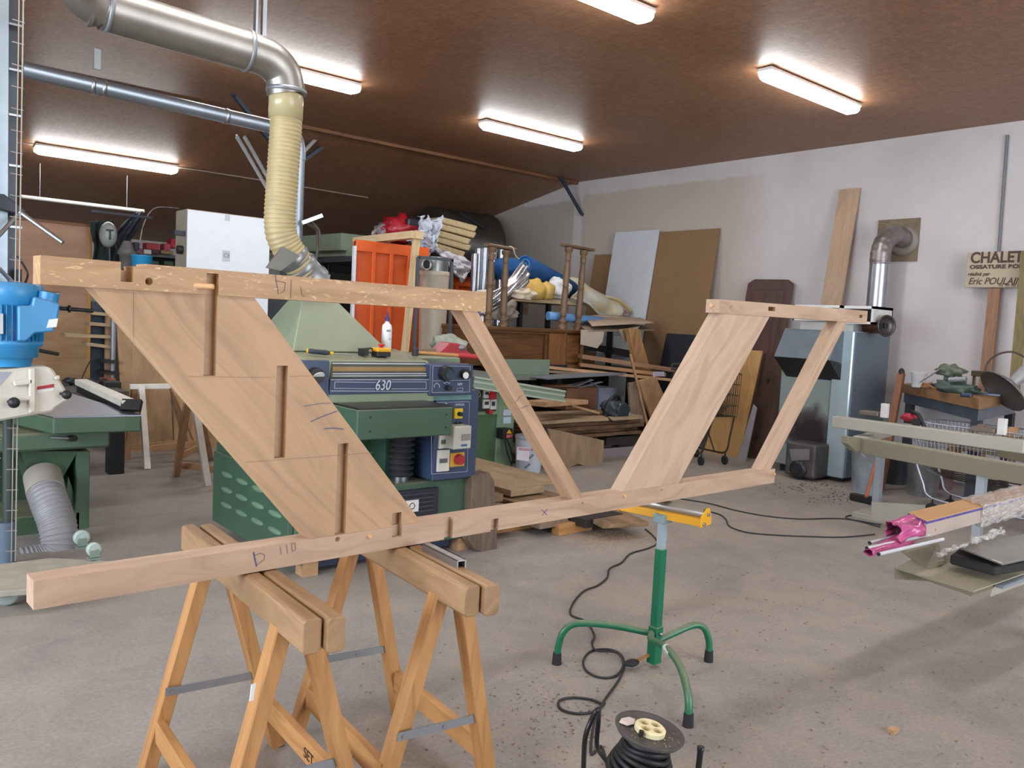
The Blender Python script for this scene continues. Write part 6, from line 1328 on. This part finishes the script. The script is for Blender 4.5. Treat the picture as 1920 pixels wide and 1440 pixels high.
# ---------------- shopping carts
def cart(name, label, o, fw_, L, W_, H, hz_, mat, fill):
    t = thing(name, label, 'shopping cart', o); o = V(o); f = V(fw_).normalized(); s = V((-f.y, f.x, 0)); mb = MB()
    def pt(u, v, z): k = .86+.14*z/(hz_) ; return o+f*(u*L-L/2)*(1 if u > .5 else k)+s*(v*W_-W_/2)*k+Z*z
    zb_ = hz_-H; r = .0035
    for k in range(5):
        z = zb_+H*k/4
        q = [pt(0, 0, z), pt(1, 0, z), pt(1, 1, z), pt(0, 1, z), pt(0, 0, z)]; mb.tube(q, .007 if k == 4 else r, 6)
    nL, nW = int(L/.035), int(W_/.035)
    for i in range(nL+1):
        u = i/nL
        for v in (0, 1): mb.cyl(pt(u, v, zb_), pt(u, v, hz_), r, n=5, cap=False)
        mb.cyl(pt(u, 0, zb_), pt(u, 1, zb_), r, n=5, cap=False)
    for i in range(nW+1):
        v = i/nW
        for u in (0, 1): mb.cyl(pt(u, v, zb_), pt(u, v, hz_), r, n=5, cap=False)
    mb.build('wire_basket', mat, t)
    fr2 = MB()
    for v in (.08, .92):
        fr2.tube(catmull([pt(0, v, zb_), pt(.05, v, zb_*.6), pt(.12, v, .16), pt(.5, v, .13), pt(.95, v, .13)], 5), .012, 8); fr2.tube([pt(.9, v, zb_), pt(.45, v, .14)], .01, 8)
    fr2.tube([pt(.95, .08, .13), pt(.95, .92, .13)], .01, 8); fr2.build('undercarriage', mat, t)
    MB().tube([pt(1, 0, hz_+.06), pt(1, 1, hz_+.06)], .016, 10).tube([pt(1, 0, hz_), pt(1, 0, hz_+.06)], .01, 8).tube([pt(1, 1, hz_), pt(1, 1, hz_+.06)], .01, 8).build('push_handle', mat, t)
    for u in (.12, .93):
        for v in (.08, .92):
            c = pt(u, v, .055); MB().lathe(c, s, [(-.014, .045), (-.01, .055), (.01, .055), (.014, .045)], 18).box(c.x-.012, c.x+.012, c.y-.004, c.y+.004, .05, .14).build('wheel', RUBBER, t)
    return t, pt
c1, pt1 = cart('shopping_cart', 'dark wire shopping cart filled with scrap behind the right slanting oak board', (P(1325, 868, z=0).x+.0, P(1325, 868, z=0).y+.1, 0), (.25, 1, 0), .72, .5, .52, 1.12, paint('#4a423c', .4, .5), 1)
solo(MB().blob(pt1(.5, .5, .75), (.2, .28, .17), 21, .35, 3, .8), 'scrap_heap', 'brown scrap heaped inside the dark wire shopping cart', 'scrap', paint('#6b5238', .9, 0, .5, 20))['kind'] = 'stuff'
cq = P(1800, 905, x=7.9)
c2, pt2 = cart('shopping_cart', 'silver shopping cart loaded with wood offcuts below the workbench at right', (8.2, 2.85, 0), (0, -1, 0), 1.3, .55, .36, .86, paint('#aeb3bb', .3, .8), 1)
for i in range(26):
    u, v = random.uniform(.15, .9), random.uniform(.15, .85); z = random.uniform(.56, .84); c = pt2(u, v, z); d = V((random.uniform(-1, 1), random.uniform(-1, 1), random.uniform(-.3, .3))).normalized()
    solo(MB().beam(c-d*random.uniform(.06, .13), c+d*.1, random.uniform(.04, .08), .03), 'wood_offcut', 'pale wood offcut heaped in the silver shopping cart', 'offcut', PLANK if i % 3 else GREY_WOOD, 'wood offcuts in the silver shopping cart', grain=d, bevel=.002)
q = P(1704, 782, x=7.9); ctp = thing('red_plug', 'red plug with a black cable at the left end of the silver cart', 'plug', q); MB().blob(q, (.04, .07, .04), 3, .3, 2).build('plug_body', paint('#b02a3c', .4), ctp)
MB().tube(catmull([P(1709, 772, x=7.9), P(1722, 778, x=7.85), P(1730, 795, x=7.85), P(1738, 805, x=7.85)], 5), .018, 10).build('cable_end', BLACK, ctp)
q = P(1718, 792, x=7.8); MB().lathe(q, X, [(-.01, .04), (.01, .04)], 18).build('black_disc', BLACK, ctp)
# ---------------- buckets, broom
def bucket(px, py, r, h_, label, mat, rim, z=0):
    q = P(px, py, z=z); t = thing('metal_bucket', label, 'bucket', q)
    MB().lathe(q, Z, [(0, r*.85), (h_, r), (h_+.01, r*1.04), (h_+.02, r)], 30).build('bucket_body', mat, t); MB().lathe(q+Z*(h_+.015), Z, [(0, r*.98), (.004, r*.98)], 26).build('bucket_content', rim, t)
    hd2 = [q+V((r*math.cos(a_), -r*1.06*abs(math.sin(a_))-.0, h_-.12*abs(math.sin(a_)))) for a_ in [math.pi+i*math.pi/12 for i in range(13)]]; MB().tube(hd2, .005, 6).build('wire_handle', STEEL, t)
    return q
bucket(1622, 922, .16, .42, 'left metal bucket with blue streaks beside the boiler', paint('#9aa2a8', .35, .4, .35, 6), paint('#4f6a5e', .6))
bucket(1672, 905, .17, .42, 'dark metal bucket standing behind the pale steel post', paint('#474c52', .4, .4, .3, 6), BLACK)
bucket(1728, 928, .17, .36, 'silver metal bucket under the shopping cart, rightmost of the three', paint('#9b9da0', .3, .7, .3, 6), BLACK)
bucket(1765, 915, .13, .34, 'small dark red and white tub between the silver bucket and the cart frame', paint('#6b4a50', .5, 0, .4, 6), BLACK)
br = thing('broom', 'black broom head with a reddish handle on the floor by the metal buckets', 'broom', P(1620, 935, z=0))
a, b = P(1596, 930, z=.04), P(1642, 940, z=.04); MB().beam(a, b, .07, .07).build('bristles', BLACK, br, bevel=.008); MB().cyl(P(1624, 932, z=.08), P(1648, 845, x=P(1624, 932, z=.08).x+.35), .016, n=10).build('broom_handle', paint('#a0583c', .5), br)
# ============================================================ BEIGE STEEL EXTENSION FRAME
BE = paint('#a09b84', .42, .1, .06, 4, .1); BE2 = paint('#8a8470', .45, .1, .06, 4); BEW = paint('#aaa698', .4, .1, .05, 4)
xb1 = 7.0
sf = thing('steel_rail_frame', 'beige steel saw table frame with a long upper rail at the right edge', 'machine frame', (6.6, 2.9, 0))
a = P(1565, 790, z=.86); b = P(1925, 838, z=.86)
MB().beam(a, b, .11, .1).build('upper_rail', BEW, sf, bevel=.006)
for px, py in ((1658, 783), (1878, 815)):
    q = P(px, py, z=.9); MB().beam(V((q.x, q.y, .90)), V((q.x, q.y, 1.03)), .06, .05, up=X).build('white_stop_block', paint('#d3d0cb', .5), sf, bevel=.003); MB().box(q.x-.05, q.x+.08, q.y+.04, q.y+.22, .905, .945).build('clamp_block', paint('#6f6358', .5, .3), sf, bevel=.006)
zl = .70
t0 = P(1592, 818, z=zl); a1 = P(1612, 835, z=zl); b1 = P(1930, 893, z=zl); a2 = P(1705, 808, z=zl); b2 = P(1930, 855, z=zl)
MB().beam(a1, b1, .03, .13).build('front_rail', BE2, sf, bevel=.004); MB().beam(a1+Z*.065+V((.03, .0, 0)), b1+Z*.065+V((.03, 0, 0)), .08, .012).build('front_rail_flange', BE, sf)
MB().beam(a2, b2, .05, .12).build('rear_rail', BE2, sf, bevel=.004)
MB().beam(a1+Z*.05, a2+Z*.05, .12, .05).build('cross_member', BEW, sf, bevel=.004)
MB().prism([P(x, y_, y=a1.y-.02) for x, y_ in ((1590, 818), (1622, 822), (1622, 848), (1604, 846), (1590, 832))], Y*.06).build('pointed_end', BE2, sf, bevel=.004)
q = P(1652, 842, z=.62); f_ = P(1648, 945, z=0.25); 
MB().box(q.x-.03, q.x+.03, q.y-.03, q.y+.03, .05, .66).build('leg_post', paint('#9da3aa', .4, .4), sf)
MB().box(q.x-.25, q.x+.25, q.y-.35, q.y+.1, 0, .05).build('foot_plate', BEW, sf, bevel=.004)
p_ = P(1638, 942, y=q.y-.3); p2_ = P(1712, 975, y=q.y-.3)
MB().prism([P(x, y_, y=q.y-.3) for x, y_ in ((1636, 941), (1735, 947), (1735, 982), (1637, 974))], Y*.01).build('base_sheet', BEW, sf)
for u in (.75,): 
    e_ = a1.lerp(b1, u); MB().box(e_.x+.02, e_.x+.08, e_.y-.03, e_.y+.03, 0, .64).build('leg_post', paint('#9da3aa', .4, .4), sf)
mb = MB(); 
for i in range(5): mb.beam(P(1745+i*6, 878+i*4, z=.35), P(1925, 905+i*6, z=.35+.01*i), .012, .012)
solo(mb, 'thin_rods', 'thin dark metal rods lying low behind the cardboard package at right', 'rods', paint('#4a4238', .5, .5))
mb2 = thing('rod_support', 'dark low support under the thin metal rods', 'support', P(1850, 930, z=0)); qq = P(1850, 900, z=.33); MB().box(qq.x-.05, qq.x+.05, qq.y-.1, qq.y+.1, 0, .33).build('support_leg', DKSTEEL, mb2)
# ---------------- folded beige sheet carriage, near
bs_ = thing('beige_carriage', 'folded beige sheet steel carriage below the cardboard package at the right edge', 'machine part', P(1850, 1180, z=0))
zc = .52
t = [P(1678, 1064, z=zc), P(1738, 1036, z=zc), P(1930, 1082, z=zc), P(1825, 1108, z=zc)]
MB().prism([t[0], t[1], t[2]+X*.9, t[3]+X*.0], -Z*.006).build('tray_top', BE, bs_)
MB().prism([t[0], t[3], P(1822, 1118, z=zc-.03), P(1790, 1085, z=zc-.03), P(1745, 1080, z=zc-.03), P(1742, 1090, z=zc-.05), P(1712, 1077, z=zc-.03), P(1679, 1086, z=zc-.045)], (.0, .006, 0)).build('tray_lip', BE2, bs_)
MB().prism([P(1822, 1084, z=zc), P(1822, 1118, z=zc-.05), P(1862, 1103, z=zc-.03), P(1880, 1080, z=zc)], (.006, 0, 0)).build('side_flange', BE, bs_)
MB().prism([P(1873, 1058, z=.56), P(1930, 1030, z=.56), P(1930, 1090, z=.44), P(1856, 1118, z=.44)], -Z*.006+X*.004).build('corner_panel', BEW, bs_, bevel=.002)
a, b = P(1874, 1100, z=.5), P(1925, 1082, z=.5); MB().beam(a, b, .03, .015).build('bright_edge', paint('#a5b4c8', .3, .6), bs_)
MB().prism([P(1782, 1040, z=.6), P(1800, 1026, z=.6), P(1930, 1052, z=.6), P(1866, 1062, z=.6)], -Z*.045).build('black_block', BLACK, bs_, bevel=.006)
MB().prism([P(1790, 1022, z=.63), P(1930, 1000, z=.63), P(1930, 1045, z=.63), P(1880, 1056, z=.63)], -Z*.012).build('aluminium_plate', paint('#a7a8a4', .3, .7), bs_, bevel=.003)
lx = P(1880, 1075, z=zc); MB().box(lx.x+.75, lx.x+.83, lx.y-.05, lx.y+.03, 0, zc-.01).build('carriage_leg', BE2, bs_)
MB().prism([P(1690, 1028, z=.55), P(1760, 1018, z=.55), P(1770, 1050, z=.55), P(1738, 1062, z=.53)], -Z*.02).build('upper_bracket', BE2, bs_)
# ---------------- long cardboard package with rods in pink film
pk = thing('cardboard_package', 'long cardboard package with pink film and thin white rods sticking out of its end', 'package', P(1850, 1010, z=.66))
zp = .78
A1 = P(1738, 978, z=zp); A0 = V((A1.x-.0, A1.y+.17, zp)); B1 = V((A1.x+2.2, A1.y-.02, zp)); B0 = V((A1.x+2.2, A1.y+.15, zp))
A0 = P(1702, 962, z=zp); B0 = A0+(B1-A1)
hgt = .085
MB().prism([A1-Z*hgt*.9, B1-Z*hgt*.9, B1-Z*.012, A1-Z*.012], (A0-A1)).build('box_tray', paint('#b09f94', .7, 0, .05), pk)
MB().prism([A0, A1, B1, B0], Z*.004).build('lid_flap', paint('#c49a6c', .75, 0, .05), pk)
MB().prism([A0, A1, B1, B0], Z*.0001-Z*.012).build('purple_film', paint('#5d52a0', .2, .2, .5, 25), pk)
from mathutils import noise as NN
def film(u, v):
    t = 2*math.pi*v; c = A1.lerp(A0, .5)-Z*.048+V((.1-.3*u, .02*u, -.01*u)); w_ = .088+.012*u-.03*u*u; h_ = .048+.01*u-.012*u*u
    k = V((u*3, math.cos(t)*2, math.sin(t)*2)); n_ = NN.noise(k)*.03*(.3+u)
    side = (A0-A1).normalized(); return c+side*math.cos(t)*(w_+n_)+Z*math.sin(t)*(h_+n_)+V((-.05*NN.noise(V((v*9, u, 3)))*u, 0, 0))
PINK = paint('#b35080', .2, 0, .25, 20)
MB().sheet(film, 16, 48, .001).build('pink_film', PINK, pk)
tipm = BLACK
for (a, b, c, d) in ((1631, 1018, 1700, 1000), (1626, 1028, 1700, 1012), (1648, 1039, 1725, 1021)):
    p0, p1 = P(a, b, z=zp-.085), P(c, d, z=zp-.075); r_ = MB().cyl(p0, p1+(p1-p0)*.6, .008, n=12).build('white_rod', paint('#cfd0d6', .25, .3), pk); MB().cyl(p0-(p1-p0).normalized()*.004, p0, .0085, n=12).build('rod_tip', tipm, r_)
def film2(u, v): 
    p0, p1 = P(1628, 1036, z=zp-.1), P(1700, 1010, z=zp-.085); t = 2*math.pi*v; c = p0.lerp(p1, u); r = .02+.02*u+.008*NN.noise(V((u*4, math.cos(t)*2, math.sin(t)*2))); return c+Y*math.cos(t)*r+Z*math.sin(t)*r*.7
MB().sheet(film2, 14, 20, .001).build('pink_film', PINK, pk)
m, nt, bs = nodes('wrap_film'); bs.inputs['Base Color'].default_value = lin('#e6e2de'); bs.inputs['Roughness'].default_value = .12; bs.inputs['Alpha'].default_value = .5
f = noise(nt, mapping(nt, 'Object', (3, 14, 14)), 3, 4, .7, 2); bump(nt, bs, f, .6, .012); nt.links.new(ramp(nt, f, [(.42, (.12,)*3+(1,)), (.66, (.65,)*3+(1,))]), bs.inputs['Alpha']); WRAP = m
def wrap(u, v):
    t = 2*math.pi*v; c = A1.lerp(A0, .5)+(B1-A1)*(.28+.72*u)-Z*.045; side = (A0-A1); k = V((u*14, math.cos(t)*3, math.sin(t)*3)); n_ = NN.noise(k)*.012+NN.noise(k*2.3)*.006
    cx_, sx_ = math.cos(t), math.sin(t); q_ = max(abs(cx_), abs(sx_)); return c+side*(cx_/q_)*(.56)+Z*(sx_/q_)*(.055)+(side.normalized()*cx_+Z*sx_)*n_
MB().sheet(wrap, 60, 48, .001).build('stretch_wrap', WRAP, pk)
def tail(u, v): 
    a_ = P(1758, 1036, z=.66).lerp(P(1880, 1000, z=.72), u); return a_+V((0, 0, -.05*v*(1-u)))+V((.02*NN.noise(V((u*9, v*3, 0))), .04*NN.noise(V((u*9, v*3, 7))), .02*NN.noise(V((u*12, v*5, 2)))))+Z*.03*v
MB().sheet(tail, 30, 8, .001).build('loose_wrap', WRAP, pk)
